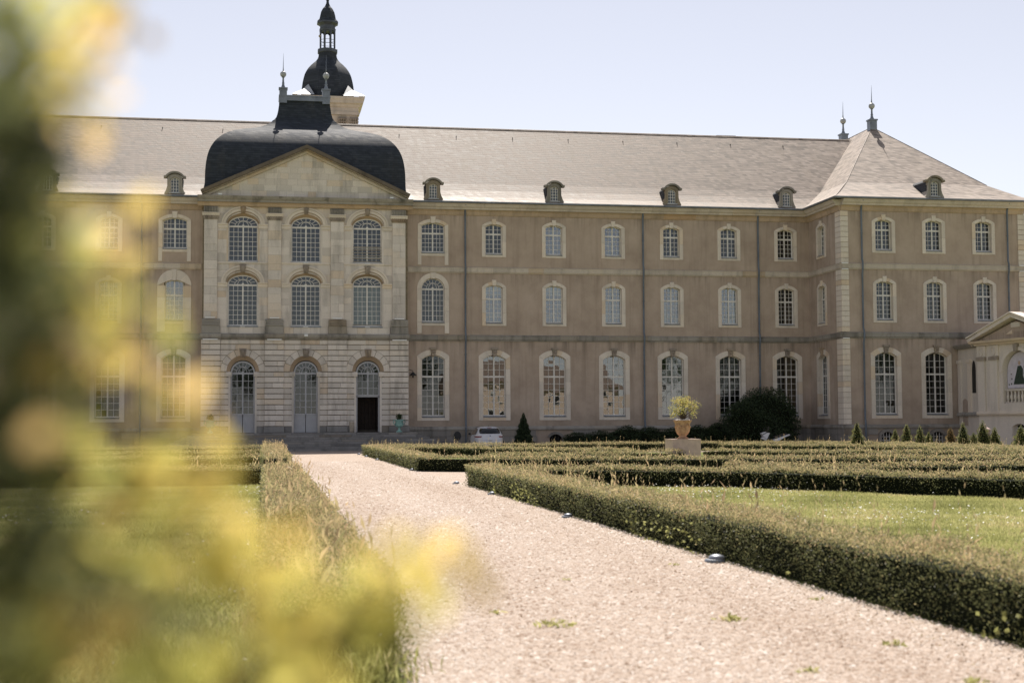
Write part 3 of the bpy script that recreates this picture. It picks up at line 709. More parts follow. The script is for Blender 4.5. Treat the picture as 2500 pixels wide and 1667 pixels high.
# voussoirs, masks and doors
def mask(c, y, z, h, parent, mat='carved'):
    """carved head keystone"""
    k = MB(); w = h*.36
    k.bev([(c-w*.75, z-h*.5), (c+w*.75, z-h*.5), (c+w*1.15, z+h*.5), (c-w*1.15, z+h*.5)], y, y+.3, .03)
    k.lathe([(.01, -h*.42), (w*.5, -h*.36), (w*.78, -h*.12), (w*.85, h*.12), (w*.7, h*.3), (.01, h*.36)], (c, y-.02, z), 12)
    k.lathe([(.01, -h*.09), (w*.17, -h*.07), (w*.1, h*.1), (.01, h*.12)], (c, y-w*.85, z-.01), 6)
    for sg in (-1, 1): k.lathe([(.01, -.03), (w*.2, 0), (.01, .03)], (c+sg*w*.36, y-w*.72, z+h*.09), 6)
    for i in range(7):
        a = math.pi*(i/6); k.lathe([(.01, -w*.22), (w*.24, 0), (.01, w*.22)], (c+w*.85*math.cos(a), y-w*.35, z+h*.2+h*.2*math.sin(a)), 6)
    return k.build('carved_mask', mat, parent, False)
for x0, x1, c in bays:
    n = 8
    for i in range(n):
        a0, a1 = math.pi*i/n+.012, math.pi*(i+1)/n-.012; mid = [(a0+(a1-a0)*j/3) for j in range(4)]
        po = [(c-1.04*math.cos(a), 5.12+1.04*math.sin(a)) for a in mid]+[(c-1.44*math.cos(a), 5.12+1.44*math.sin(a)) for a in mid[::-1]]
        MB().prism(po, YB-.006, YB+.3).build('voussoir', 'ashlar', PV)
    # splayed brown reveal of the arch
    mb = MB(); k = 20
    for i in range(k+1):
        a = math.pi*i/k; mb.v += [(c-1.04*math.cos(a), YB, 5.12+1.04*math.sin(a)), (c-.80*math.cos(a), YB+.34, 5.08+.78*math.sin(a))]
    mb.f += [(2*i, 2*i+2, 2*i+3, 2*i+1) for i in range(k)]; mb.build('arch_reveal', 'warm', PV)
    mb = MB()
    for sg in (-1, 1): mb.box(*sorted((c+sg*.78, c+sg*.905)), YB+.02, YB+.36, 1.14, 5.1); mb.box(*sorted((c+sg*.70, c+sg*1.06)), YB-.10, YB+.35, 4.80, 4.9); mb.box(*sorted((c+sg*.70, c+sg*1.06)), YB-.13, YB+.35, 4.9, 5.08)
    mb.build('jamb', 'ashlar', PV)
    mask(c, YB-.10, 6.33, .56, PV)
WD = Win('door', .78, 1.0, 2.30, 5.06, 5.80, 5.06, 5.9, 5.0, 2, 1, 6, fan=True, ell=True, dep=0, stones=False, framemat='doorpaint', frame_w=.10, bars=.03)
WDs = Win('door_top', .78, 1.0, 3.52, 5.06, 5.80, 5.06, 5.9, 5.0, 2, 1, 3, fan=True, ell=True, dep=0, stones=False, framemat='doorpaint', frame_w=.10, bars=.03)
def door(c, open_):
    o = link('door', (WDs if open_ else WD).frame, PV, (c, YB+.34, 0)); o.matrix_parent_inverse = Matrix.Translation((0, .9, 0))
    t = WDs if open_ else WD
    for me, cx, cz in t.pane_me: link('pane', me, o, (cx, -.005, cz), (random.gauss(0, .0015), 0, random.gauss(0, .003)))
    q = link('fanlight_panes', t.fanme, o, (0, -.005, 0)); q['kind'] = 'stuff'
    p = MB()
    if not open_:
        for sg in (-1, 1):
            a, b2 = sorted((sg*.02, sg*.78)); p.box(a, b2, -.03, .02, 1.16, 2.3)
            m = (a+b2)/2
            for za, zb in ((1.45, 2.2),):
                for q2 in ([(a+.1, za), (b2-.1, za)], [(a+.1, zb), (b2-.1, zb)], [(a+.1, za), (a+.1, zb)], [(b2-.1, za), (b2-.1, zb)]): p.ribbon(q2, .03, -.045, -.02)
                zm = (za+zb)/2; hw = (b2-a)/2-.12; hh = (zb-za)/2-.03
                p.ribbon([(m-hw, zm), (m, zm+hh), (m+hw, zm), (m, zm-hh), (m-hw, zm)], .025, -.045, -.02)
                p.ribbon([(m-hw*.5, zm-hh*.5), (m+hw*.5, zm+hh*.5)], .02, -.043, -.02); p.ribbon([(m-hw*.5, zm+hh*.5), (m+hw*.5, zm-hh*.5)], .02, -.043, -.02)
            p.box(a, b2, -.05, .0, 1.16, 1.38)
        p.mesh_ = p.build('door_panels', 'doorpaint', o)
        MB().box(-.01, .02, -.09, -.03, 2.15, 2.35).build('handle', 'black', o)
    else:
        p.box(-.78, -.68, -.03, .03, 1.16, 3.55); p.box(.68, .78, -.03, .03, 1.16, 3.55); p.box(-.78, .78, -.03, .03, 3.45, 3.55)
        p.build('door_frame', 'doorpaint', o)
        w = MB(); w.box(-.68, -.63, .05, .70, 1.18, 3.45); w.box(.63, .68, .05, .70, 1.18, 3.45)
        for i in range(5): w.box(-.6+.24*i, -.38+.24*i, 1.0, 1.04, 1.18, 3.45)
        w.build('open_door_leaf', 'wood_dark', o); MB().box(-.75, .75, 1.1, 1.14, 1.14, 3.5).build('dark_hall_sheet', 'dark', o)  # near-black planks and sheet carry the unlit hall's darkness in their colour
for (x0, x1, c), op in zip(bays, (False, False, True)): door(c, op)
MB().box(-6.3, 6.3, .35, 5, .95, 1.13).build('hall_floor', 'gloom', PV)
# string course over the ground floor, pedestals
def brk(prof, yb, yp, x0, x1, mat, name):
    """moulding that breaks forward over the piers"""
    for a, b2 in piers: MB().extx([(yp-o, z) for o, z in prof], a-.05, b2+.05).build(name, mat, PV)
    for a, b2, c in bays: run_x(prof, yb, a+.05, b2-.05, mat, name)
def run_x(prof, y, x0, x1, mat, name, lmin=1.0, lmax=1.8):
    s = x0
    while s < x1-.01:
        e = min(x1, s+random.uniform(lmin, lmax))
        if x1-e < .45: e = x1
        MB().extx([(y-o, z) for o, z in prof], s+.003, e-.003).build(name, mat, PV); s = e
brk([(-.1, 7.19), (.04, 7.19), (.07, 7.26), (.14, 7.28), (.20, 7.36), (.22, 7.50), (.19, 7.55), (-.1, 7.60)], YB, YP, 0, 0, 'grime', 'string_course_stone')
for x0, x1, c in bays: course(x0-.02, x1+.02, 7.56, 8.02, YB, 'ashlar', gz=.01, lmin=.5, lmax=.9)
for x0, x1 in piers:
    MB().bev([(x0+.02, 7.57), (x1-.02, 7.57), (x1-.02, 8.10), (x0+.02, 8.10)], YP-.06, YP+.3, .02).build('pedestal', 'grime', PV)
    MB().extx([(YP+.2, 8.10), (YP-.12, 8.10), (YP-.13, 8.18), (YP-.05, 8.22), (YP-.09, 8.30), (YP-.03, 8.36), (YP-.06, 8.44), (YP+.0, 8.52), (YP+.2, 8.54)], x0+.04, x1-.04).build('pilaster_base', 'grime', PV)
pil = [(-6.56, -5.71), (-2.47, -1.62), (1.58, 2.44), (5.64, 6.51)]
for x0, x1 in pil:
    z = 8.54
    while z < 14.9:
        e = min(14.98, z+random.uniform(.42, .62))
        if 14.98-e < .3: e = 14.98
        course(x0, x1, z, e, YP, 'ashlar', gz=.006, bv=.006, lmin=.4, lmax=1.6); z = e
    cp = MB(); cp.box(x0-.03, x1+.03, YP-.04, YP+.2, 14.98, 15.04)
    nn = 7
    for i in range(nn):
        xa = x0-.05+(x1-x0+.10)*(i+.5)/nn; cp.lathe([(.015, -.09), (.06, -.03), (.045, .05), (.07, .1)], (xa, YP-.04, 15.13), 6)
    cp.box(x0-.06, x1+.06, YP-.03, YP+.2, 15.05, 15.22); c2 = cp.build('capital', 'carved', PV)
    MB().extx([(YP+.2, 15.22), (YP-.07, 15.22), (YP-.10, 15.27), (YP-.10, 15.33), (YP-.16, 15.38), (YP-.16, 15.43), (YP+.2, 15.43)], x0-.13, x1+.13).build('abacus', 'trim', c2)
    fl = MB(); fl.box(x0-.02, x1+.02, YP-.02, YP+.2, 15.44, 15.82)
    for i in range(9):
        xa = x0-.02+(x1-x0+.04)*(i+.5)/9; fl.tube([(xa, YP-.03, 15.44), (xa, YP-.08, 15.60), (xa, YP-.10, 15.72), (xa, YP-.05, 15.81)], .035, 6)
    fl.build('fluted_block', 'grime', PV)
# bays of the two upper storeys
def ellcut(zs, rise, hw):
    return lambda z: (hw if z < zs else (hw*math.sqrt(max(0, 1-((z-zs)/rise)**2)) if z < zs+rise else 0))
WPv = {}
for kk, d in ((1, WP1), (2, WP2)):
    WPv[kk] = Win('pavilion%d' % kk, .96, 1.2, d['z0'], d['zs'], d['zt'], d['zs'], d['zt']+.3, d['zs']-.1, 3, 1, 8 if kk == 1 else 7, fan=True, ell=True, dep=0, stones=False, frame_w=.075, bars=.028)
pb = [(-5.71, -2.47, -4.08), (-1.62, 1.58, -.02), (2.44, 5.64, 4.0)]
for bi, (x0, x1, c) in enumerate(pb):
    for kk, d, zb, ztop in ((1, WP1, 8.02, 12.12), (2, WP2, 12.25, 15.86)):
        zs, zt = d['zs'], d['zt']; z = zb; fn = ellcut(zs, zt+.16-zs, 1.06)
        while z < ztop-.01:
            e = min(ztop, z+random.uniform(.40, .58))
            if ztop-e < .25: e = ztop
            if e < zt+.2: course(x0, x1, z, e, YB, 'ashlar', (c, fn), gz=.006)
            elif z < zt+.16: course(x0, x1, z, e, YB, 'ashlar', (c, fn), gz=.006)
            else: course(x0, x1, z, e, YB, 'ashlar', gz=.006, bv=.006)
            z = e
        # archivolt: two stepped rings of voussoirs, soffit, imposts
        r1 = [(c+x, q) for x, q in seg(1.335, zs+.04, zt+.54, 28, True)]; r2 = [(c+x, q) for x, q in seg(1.19, zs+.04, zt+.38, 28, True)]
        MB().ribbon(r1, .11, YB-.13, YB).build('archivolt', 'trim', PV); MB().ribbon(r2, .17, YB-.085, YB+.05).build('archivolt', 'trim', PV)
        mb = MB(); fr = seg(1.10, zs+.02, zt+.28, 22, True); bk = seg(.97, zs, zt+.01, 22, True)
        for (xa, za), (xb, zb2) in zip(fr, bk): mb.v += [(c+xa, YB-.05, za), (c+xb, YB+.40, zb2)]
        mb.f += [(2*i, 2*i+2, 2*i+3, 2*i+1) for i in range(22)]; mb.build('soffit', 'warm', PV)
        mb = MB()
        for sg in (-1, 1): mb.box(*sorted((c+sg*.955, c+sg*1.07)), YB+.01, YB+.42, d['z0']-.08, zs+.02)
        mb.build('jamb', 'ashlar', PV)
        for sg, xe in ((-1, x0), (1, x1)):
            a, b2 = sorted((c+sg*.98, xe-sg*.01))
            mb = MB(); mb.extx([(YB+.3, zs-.26), (YB-.03, zs-.26), (YB-.05, zs-.20), (YB-.05, zs-.08), (YB-.11, zs-.04), (YB-.12, zs+.04), (YB+.3, zs+.04)], a, b2); mb.build('impost', 'trim', PV)
        mask(c, YB-.16, zt+.40, .46 if kk == 2 else .52, PV)
        o = link('window', WPv[kk].frame, PV, (c, YB+.40, 0)); o.matrix_parent_inverse = Matrix.Translation((0, .9, 0))
        for me, cx, cz in WPv[kk].pane_me: link('pane', me, o, (cx, -.005, cz), (random.gauss(0, .0015), 0, random.gauss(0, .003)))
        q = link('fanlight_panes', WPv[kk].fanme, o, (0, -.005, 0)); q['kind'] = 'stuff'
        MB().box(-1.0, 1.0, -.44, -.05, d['z0']-.10, d['z0']-.03).build('sill', 'zinc', o)
        MB().box(-.16, .16, -.47, -.43, d['z0']-.09, d['z0']-.05).build('catch', 'white', o)
        if bi == 2:
            for j in range(6 if kk == 2 else 1): MB().box(-.98, .98, -.10, -.07, d['z0']+.10+.19*j, d['z0']+.14+.19*j).build('guard_rail', 'beige', o)
        if (bi, kk) in ((2, 1), (1, 1)):
            mb = MB(); vs = []
            for i in range(41):
                xx = -.9+1.8*i/40; yy = .14+.03*math.sin(i*1.3); vs += [(xx, yy, d['z0']), (xx, yy, d['zs']-.15)]
            if bi == 2: mb.add(vs, [(2*i, 2*i+2, 2*i+3, 2*i+1) for i in range(40)]); mb.build('curtain', 'curtain', o)
    run_x([(-.1, 12.12), (.04, 12.12), (.06, 12.20), (.05, 12.25), (-.1, 12.26)], YB, x0, x1, 'trim', 'ledge')
# main cornice and pediment
for pr, mt in (([(-.2, 15.85), (.05, 15.85), (.10, 15.93), (.12, 16.02), (.22, 16.10), (-.2, 16.10)], 'warm'), ([(-.2, 16.105), (.34, 16.105), (.36, 16.22), (.46, 16.30), (.54, 16.42), (.56, 16.48), (-.2, 16.50)], 'grime')):
    run_x(pr, YP, -6.98, 6.98, mt, 'cornice_stone', 1.2, 2.2)
    for sg in (-1, 1):
        MB().sweep([(sg*6.72, .3), (sg*6.72, YP)] if sg < 0 else [(sg*6.72, YP), (sg*6.72, .3)], [(o*.5, z-.002) for o, z in pr]).build('cornice_return', mt, PV)
AP, HW, ZB = 19.42, 6.35, 16.52                         # tympanum apex / half width
z = ZB; slope = (AP-ZB)/HW
while z < AP-.02:
    e = min(AP, z+.40); s = -HW+(z-ZB)/slope; xend = -s
    while s < xend-.02:
        ee = min(xend, s+random.uniform(.45, 1.05))
        if xend-ee < .4: ee = xend
        lim = lambda x: ZB+(HW-abs(x))*slope
        po = [(s+.003, z+.003), (ee-.003, z+.003)]
        tp = []
        for x in (ee-.003, s+.003): tp.append((x, max(z+.004, min(e-.003, lim(x)))))
        if s < 0 < ee and e >= AP-.01: tp.insert(1, (0, AP-.003))
        # corner where course top meets the rake
        for x in (HW-(e-ZB)/slope, -(HW-(e-ZB)/slope)):
            if s < x < ee and e < AP: tp.append((x, e-.003))
        tp = sorted(set(tp), key=lambda q: -q[0])
        MB().prism(po+tp, YP+.03+random.uniform(0, .006), YP+.2).build('tympanum_stone', 'ashlar', PV); s = ee
    z = e
wall_holes('tympanum_back', [(-HW, ZB), (HW, ZB), (0, AP)], [], lambda x, z: (x, YP+.06, z), 'mortar', PV)
def rake(o0, o1, y0, y1, mat, name, nst):
    """band of stones along both raking sides between perpendicular offsets o0..o1 above the tympanum edge"""
    L = math.hypot(HW, AP-ZB); nx, nz = (AP-ZB)/L, HW/L
    for sg in (-1, 1):
        for i in range(nst):
            t0, t1 = i/nst, (i+1)/nst
            def P(t, o):
                x = -HW*(1-t)-nx*o; zz = ZB+(AP-ZB)*t+nz*o
                if t >= .999: x = 0; zz = AP+o/nz
                if t <= .001: x -= .25; zz -= .25*slope
                return (-sg*x if sg > 0 else x, zz)
            a, b2, c2, d2 = P(t0, o0), P(t1, o0), P(t1, o1), P(t0, o1)
            MB().prism([a, b2, c2, d2], y0, y1).build(name, mat, PV)
rake(.005, .17, YP-.14, YP+.3, 'cornice', 'raking_stone', 5); rake(.175, .24, YP-.40, YP+.3, 'carved', 'raking_stone', 4); rake(.245, .47, YP-.55, YP+.3, 'rakedark', 'raking_coping', 4)
for sg in (-1, 1): MB().box(sg*5.55-.12, sg*5.55+.12, YP-.45, YP-.25, 16.52, 16.62).build('floodlight', 'white', PV)
# bell-shaped roof
DY = 5.2
dprof = [(0, 16.50), (.10, 16.8), (.20, 17.3), (.22, 17.9), (.24, 18.4), (.30, 18.95), (.42, 19.5), (.62, 20.0), (.95, 20.5), (1.45, 20.98), (2.1, 21.36), (2.9, 21.66), (3.7, 21.95), (4.35, 22.35), (4.62, 22.65)]
dtop = [(4.62, 22.65), (4.80, 22.9), (4.90, 23.25), (4.97, 23.7), (5.02, 24.15)]
def fine(pr, n=5):
    out = []
    for i in range(len(pr)-1):
        p0, p1, p2, p3 = pr[max(0, i-1)], pr[i], pr[i+1], pr[min(len(pr)-1, i+2)]
        for j in range(n):
            t = j/n; out.append(tuple(.5*(2*b+(c-a)*t+(2*a-5*b+4*c-d)*t*t+(3*b-a-3*c+d)*t**3) for a, b, c, d in zip(p0, p1, p2, p3)))
    return out+[pr[-1]]
def hiproof(pr, hx, hy, cx, cy, ridge=0):
    mb = MB(); k = len(pr)
    for i, z in pr: mb.v += [(cx-hx+i, cy-hy+min(i, hy), z), (cx+hx-i, cy-hy+min(i, hy), z), (cx+hx-i, cy+hy-min(i, hy), z), (cx-hx+i, cy+hy-min(i, hy), z)]
    for r in range(k-1):
        for j in range(4): mb.f.append((r*4+j, r*4+(j+1) % 4, r*4+4+(j+1) % 4, r*4+4+j))
    mb.f.append(tuple(4*(k-1)+j for j in range(4))); return mb
hiproof(fine(dprof), 6.78, 5.85, 0, DY).build('bell_roof', 'slate_dark', PV)
hiproof(fine(dtop), 6.75, 5.82, 0, DY).build('upper_roof', 'slate_dark', PV)
rc = MB().box(-1.75, 1.75, DY-.95, DY+.95, 24.12, 24.40).box(-1.78, 1.78, DY-.98, DY+.98, 24.40, 24.5).build('ridge_cap', 'zinc', PV)
def finial(x, y, z, s, parent, post=.5):
    o = MB().box(x-.26*s, x+.26*s, y-.26*s, y+.26*s, z-.35*s, z+post*s).box(x-.31*s, x+.31*s, y-.31*s, y+.31*s, z+post*s, z+(post+.1)*s).build('finial_post', 'zinc', parent)
    zz = z+(post+.1)*s
    MB().lathe([(.20*s, 0), (.12*s, .12*s), (.075*s, .30*s), (.10*s, .36*s), (.07*s, .40*s), (.055*s, .72*s), (.11*s, .76*s)], (x, y, zz), 14).build('stem', 'zinc', o, True)
    MB().lathe([(.02, -.22*s)]+[(.22*s*math.cos(a), .22*s*math.sin(a)) for a in np.linspace(-1.4, 1.4, 9)]+[(.02, .22*s)], (x, y, zz+.98*s), 16).build('ball', 'zinc_pale', o, True)
    MB().tube([(x, y, zz+1.18*s), (x, y, zz+1.45*s), (x+.01, y, zz+2.45*s)], [.05*s, .028*s, .006*s], 6).build('spike', 'zinc', o, True)
for sg in (-1, 1): finial(sg*1.48, DY-.7, 24.3, 1.0, PV, .62)

# ------------------------------------------------------------------ corner wing
WX0, WX1, WY = 35.05, 48.25, -5.7
WG_ = thing('corner_wing', 'projecting corner wing with pale quoins and steep hipped slate roof', 'building', (41.65, WY, 0), world=True)
wc = [38.05, 41.64, 45.25]
hl = []
for x in wc:
    for t in (WG, W2, W3): hl.append([(x+a, z) for a, z in t.hole()])
for x in (38.04, 41.6): hl.append([(x+a, z) for a, z in [(-.42, .25), (.42, .25)]+seg(.42, .78, .98, 10)[::-1]])
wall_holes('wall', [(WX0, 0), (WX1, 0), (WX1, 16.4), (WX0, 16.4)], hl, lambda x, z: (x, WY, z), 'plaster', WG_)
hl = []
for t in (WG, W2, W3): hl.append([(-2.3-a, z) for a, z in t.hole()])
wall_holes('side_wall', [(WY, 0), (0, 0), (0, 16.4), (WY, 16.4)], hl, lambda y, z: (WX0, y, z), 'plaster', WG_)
b = MB(); b.box(WX1-.02, WX1, WY, 18.6, 0, 16.4); b.box(WX0, WX1, 18.4, 18.6, 0, 16.4); b.build('rear_walls', 'plaster', WG_)
b = MB()
for z in (1.3, 7.3, 11.9, 16.2): b.box(WX0+.5, WX1-.3, WY+.5, 18, z-.2, z)
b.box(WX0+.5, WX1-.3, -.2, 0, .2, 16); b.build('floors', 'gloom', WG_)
def wplace(t, x, y, rz, single=False):
    o = t.place(WG_, x, y, rz, single=single); o.matrix_parent_inverse = Matrix.Translation(-Vector((41.65, WY, 0))); return o
for x in wc:
    for t in (WG, W2, W3): wplace(t, x, WY, 0, single=(t is WG and x < 44))
for t in (WG, W2, W3): wplace(t, WX0, -2.3, R(-90), single=t is WG)
for x in (38.04, 41.6):
    f = MB(); f.ribbon([(x+a, z) for a, z in seg(.52, .78, 1.10, 12)], .2, WY-.12, WY+.15); f.box(x-.62, x-.43, WY-.12, WY+.1, .2, .78); f.box(x+.43, x+.62, WY-.12, WY+.1, .2, .78); o = f.build('basement_window', 'plinth', WG_)
    g = MB()
    for q in (-.4, -.2, 0, .2, .4): g.box(x+q-.018, x+q+.018, WY+.1, WY+.13, .25, .95)
    for z in (.45, .68): g.box(x-.42, x+.42, WY+.1, WY+.13, z-.015, z+.015)
    g.build('bars', 'frame', o); MB().box(x-.45, x+.45, WY+.3, WY+.32, .1, 1.0).build('recess', 'dark', o)
bands(WG_, [(WX0, 0), (WX0, WY)]); 
plinth(WG_, [(WX0, 0), (WX0, WY)]); plinth(WG_, [(WX0, WY), (WX1, WY)], [x-WX0 for x in (38.04, 41.6)])
bands(WG_, [(WX0, WY), (WX1, WY)])
MB().sweep([(WX0, .6), (WX0, WY), (WX1, WY), (WX1, 10)], P_GUT).build('gutter', 'zinc', WG_)
for x in (36.45, 46.95): downpipe(WG_, x, WY)
for za, zb in ((1.50, 7.18), (7.62, 11.77), (12.2, 15.69)):
    n = round((zb-za)/.355); h = (zb-za)/n
    for i in range(n):
        z0, z1 = za+h*i, za+h*(i+1); g = .012
        for sx, xx in ((1, WX0), (-1, WX1)):
            mb = MB(); x0, x1 = sorted((xx-sx*.05, xx+sx*.49))
            mb.box(x0, x1, WY-.05, WY+.86 if sx > 0 else WY+.3, z0+g, z1-g); mb.box(x0+.012, x1-.012, WY-.06, WY+.2, z0+g+.012, z1-g-.012)
            mb.build('quoin', 'trim', WG_)
    for xx in (WX0+.2, WX1-.25): MB().box(xx-.22, xx+.22, WY-.16, WY-.06, zb-.01 if zb < 15 else za-.06, zb+.05 if zb < 15 else za).build('light_bar', 'white', WG_)
wr = [(0, 16.56), (.67, 16.98), (1.37, 17.50), (2.05, 18.02)]
ex0, ex1, ey0, ey1 = WX0-.62, WX1+.62, WY-.62, 18.7+.62; cxw = (ex0+ex1)/2; AZ = 23.45; AY0, AY1 = 3.7, 9.0
mb = MB(); rings = []
kY = (AY0-ey0)/(cxw-ex0)
for i, z in wr: rings.append([(ex0+i, ey0+i*kY, z), (ex1-i, ey0+i*kY, z), (ex1-i, ey1-i*kY, z), (ex0+i, ey1-i*kY, z)])
for r in rings: mb.v += r
for r in range(len(wr)-1):
    for j in range(4): mb.f.append((r*4+j, r*4+(j+1) % 4, r*4+4+(j+1) % 4, r*4+4+j))
t = len(mb.v); q = (len(wr)-1)*4; mb.v += [(cxw, AY0, AZ), (cxw, AY1, AZ)]
mb.f += [(q, q+1, t), (q+1, q+2, t+1, t), (q+2, q+3, t+1), (q+3, q, t, t+1)]
mb.build('roof', 'slate', WG_)
hp = MB()
for a, b2 in (((ex0+.1, ey0+.1*kY, 16.62), (ex0+2.05, ey0+2.05*kY, 18.03)), ((ex0+2.05, ey0+2.05*kY, 18.03), (cxw, AY0, AZ+.01)), ((ex1-2.05, ey0+2.05*kY, 18.03), (cxw, AY0, AZ+.01)), ((cxw, AY0, AZ+.03), (cxw, AY1, AZ+.03))): hp.tube([a, b2], .022, 6)
hp.build('hip_rolls', 'slate', WG_)
finial(cxw, AY0, AZ+.1, 1.05, WG_, .35); finial(cxw, AY1, AZ+.1, 1.05, WG_, .35)
o = None
dormer(WG_, 41.6, WY-.42); 
for o in [c for c in WG_.children if c.name.startswith('dormer')]: o.matrix_parent_inverse = Matrix.Translation(-Vector((41.65, WY, 0)))

# ------------------------------------------------------------------ church tower behind the range
TW = thing('church_tower', 'stone church tower with dark onion dome and open lantern rising behind the roof', 'tower', (2.33, 22, 0), world=True)
tx, ty = 2.33, 22.
b = MB(); b.box(tx-2.3, tx+2.3, ty-2.3, ty+2.3, 0, 26.6); b.build('shaft', 'ashlar', TW)
for sx in (-1, 1):
    for off in (0, .95):
        x = tx+sx*(2.05-off)
        MB().box(x-.30, x+.30, ty-2.44, ty-2.2, 0, 25.6).build('pilaster', 'ashlar', TW)
        cp = MB(); cp.box(x-.34, x+.34, ty-2.48, ty-2.2, 26.3, 26.45)
        for r_ in range(3):
            for i in range(4): cp.lathe([(.01, -.12), (.08, -.02), (.1, .08), (.03, .12)], (x-.27+.18*i, ty-2.47-.03*r_, 25.75+.22*r_), 6)
        cp.box(x-.31, x+.31, ty-2.45, ty-2.2, 25.6, 26.3); cp.build('capital', 'carved', TW)
mb = MB(); tpf = [(.0, 26.6), (.16, 26.6), (.18, 26.85), (.10, 26.88), (.10, 27.2), (.22, 27.26), (.30, 27.42), (.52, 27.5), (.56, 27.72), (.66, 27.85), (.68, 28.0), (.0, 28.05)]
pl = [(tx-2.3, ty-2.3), (tx+2.3, ty-2.3), (tx+2.3, ty+2.3), (tx-2.3, ty+2.3)]
MB().sweep([(tx-2.3, ty+2.3), (tx-2.3, ty-2.3), (tx+2.3, ty-2.3), (tx+2.3, ty+2.3)], [(o*.85, z) for o, z in tpf]).build('cornice', 'cornice', TW)
MB().box(tx-2.3, tx+2.3, ty-2.3, ty+2.3, 27.9, 28.04).build('tower_top', 'zinc', TW)
for sx in (-1, 1):
    for sy in (-1, 1):
        X, Y_ = tx+sx*2.9, ty+sy*2.9
        mb = MB(); mb.add([(X, Y_, 28.06), (X-sx*1.75, Y_, 28.06), (X, Y_-sy*1.75, 28.06), (X-sx*1.0, Y_-sy*1.0, 28.75), (X-sx*1.3, Y_-sy*1.3, 29.2)], [(0, 1, 3), (0, 3, 2), (1, 4, 3), (2, 3, 4)]); mb.build('corner_skirt', 'zinc_pale', TW)
dp = [(2.24, 28.05), (2.29, 28.6), (2.28, 29.0), (2.21, 29.5), (2.06, 30.1), (1.89, 30.47), (1.66, 30.81), (1.34, 31.15), (1.0, 31.46), (.82, 31.78), (.77, 32.2)]
MB().lathe(fine(dp, 3), (tx, ty, 0), 8).build('onion_dome', 'slate_dark', TW)
MB().lathe([(.80, 32.15), (.86, 32.2), (.86, 32.45), (.76, 32.5)], (tx, ty, 0), 8).build('lantern_base', 'zinc_dark', TW)
for i in range(8):
    a = 2*math.pi*(i+.5)/8; x, y = tx+.62*math.cos(a), ty+.62*math.sin(a)
    MB().lathe([(.09, 32.45), (.07, 32.6), (.07, 34.0), (.09, 34.05)], (x, y, 0), 8).build('lantern_column', 'zinc_dark', TW)
    a2 = 2*math.pi*(i+1.5)/8; x2, y2 = tx+.62*math.cos(a2), ty+.62*math.sin(a2)
    mb = MB(); dx, dy = x2-x, y2-y
    for j in range(6):
        t0, t1 = j/6, (j+1)/6; h0, h1 = 33.72+.22*math.sin(math.pi*t0), 33.72+.22*math.sin(math.pi*t1)
        mb.add([(x+dx*t0, y+dy*t0, h0), (x+dx*t1, y+dy*t1, h1), (x+dx*t1, y+dy*t1, 34.05), (x+dx*t0, y+dy*t0, 34.05)], [(0, 1, 2, 3)])
    mb.build('lantern_arch', 'zinc_dark', TW)
    for z in (32.95, 33.25): MB().tube([(x, y, z), (x2, y2, z)], .018, 5).build('rail', 'black', TW)
MB().lathe([(.70, 34.0), (.72, 34.15), (.66, 34.2), (.66, 34.45), (.78, 34.55), (.92, 34.62), (.92, 34.75), (.84, 34.82)], (tx, ty, 0), 8).build('lantern_entablature', 'zinc_dark', TW)
MB().lathe([(.90, 34.80), (.72, 35.0), (.66, 35.3), (.58, 35.6), (.42, 35.9), (.24, 36.1), (.13, 36.35), (.10, 36.6), (.14, 36.62), (.14, 36.7), (.08, 36.72), (.05, 38.2)], (tx, ty, 0), 8).build('lantern_cap', 'slate_dark', TW)
MB().lathe([(.02, -.12), (.1, -.08), (.13, 0), (.1, .08), (.02, .12)], (tx-.62, ty-.2, 33.55), 10).build('bell', 'beige', TW, True)

# ------------------------------------------------------------------ loggia at the right edge
LA = thing('garden_loggia', 'small stone loggia with pediment, niche and balustrade against the corner wing', 'pavilion', (43, -9, 0), world=True)
A0 = Vector((42.75, -9.2)); dF = Vector((.2, -.98)).normalized(); nF = Vector((-.98, -.2)).normalized()      # face runs along dF, looks along nF
def lmap(mb):                                            # local: x along the face, y into the building
    mb.v = [(A0.x+dF.x*x-nF.x*y, A0.y+dF.y*x-nF.y*y, z) for x, y, z in mb.v]; return mb
HWf, LC = 3.7, 3.7
hl = [[(LC-1.35, 2.75), (LC+1.35, 2.75)]+[(LC+x, z) for x, z in seg(1.35, 4.75, 6.05, 16, True)[::-1]], [(LC-.6, .3), (LC+.6, .3)]+[(LC+x, z) for x, z in seg(.6, 1.3, 1.5, 8)[::-1]]]
lw = 2*LC
polys = [[Vector((x, z, 0)) for x, z in q] for q in [[(0, 0), (lw, 0), (lw, 6.5), (0, 6.5)]]+hl]
tr = tessellate_polygon(polys); fl = [q for p in polys for q in p]
lmap(MB().add([(q.x, 0, q.y) for q in fl], tr)).build('wall', 'trim', LA)
for lp, dd in ((hl[0], .6), (hl[1], .35)):
    k = len(lp); lmap(MB().add([(x, 0, z) for x, z in lp]+[(x, dd, z) for x, z in lp], [(i, (i+1) % k, (i+1) % k+k, i+k) for i in range(k)])).build('reveal', 'trim', LA)
lmap(MB().ribbon([(LC+x, z) for x, z in seg(1.47, 4.75, 6.17, 20, True)], .22, -.08, .05)).build('archivolt', 'trim', LA)
lmap(MB().bev([(LC-.14, 6.0), (LC+.14, 6.0), (LC+.2, 6.45), (LC-.2, 6.45)], -.2, .1, .02)).build('keystone', 'carved', LA)
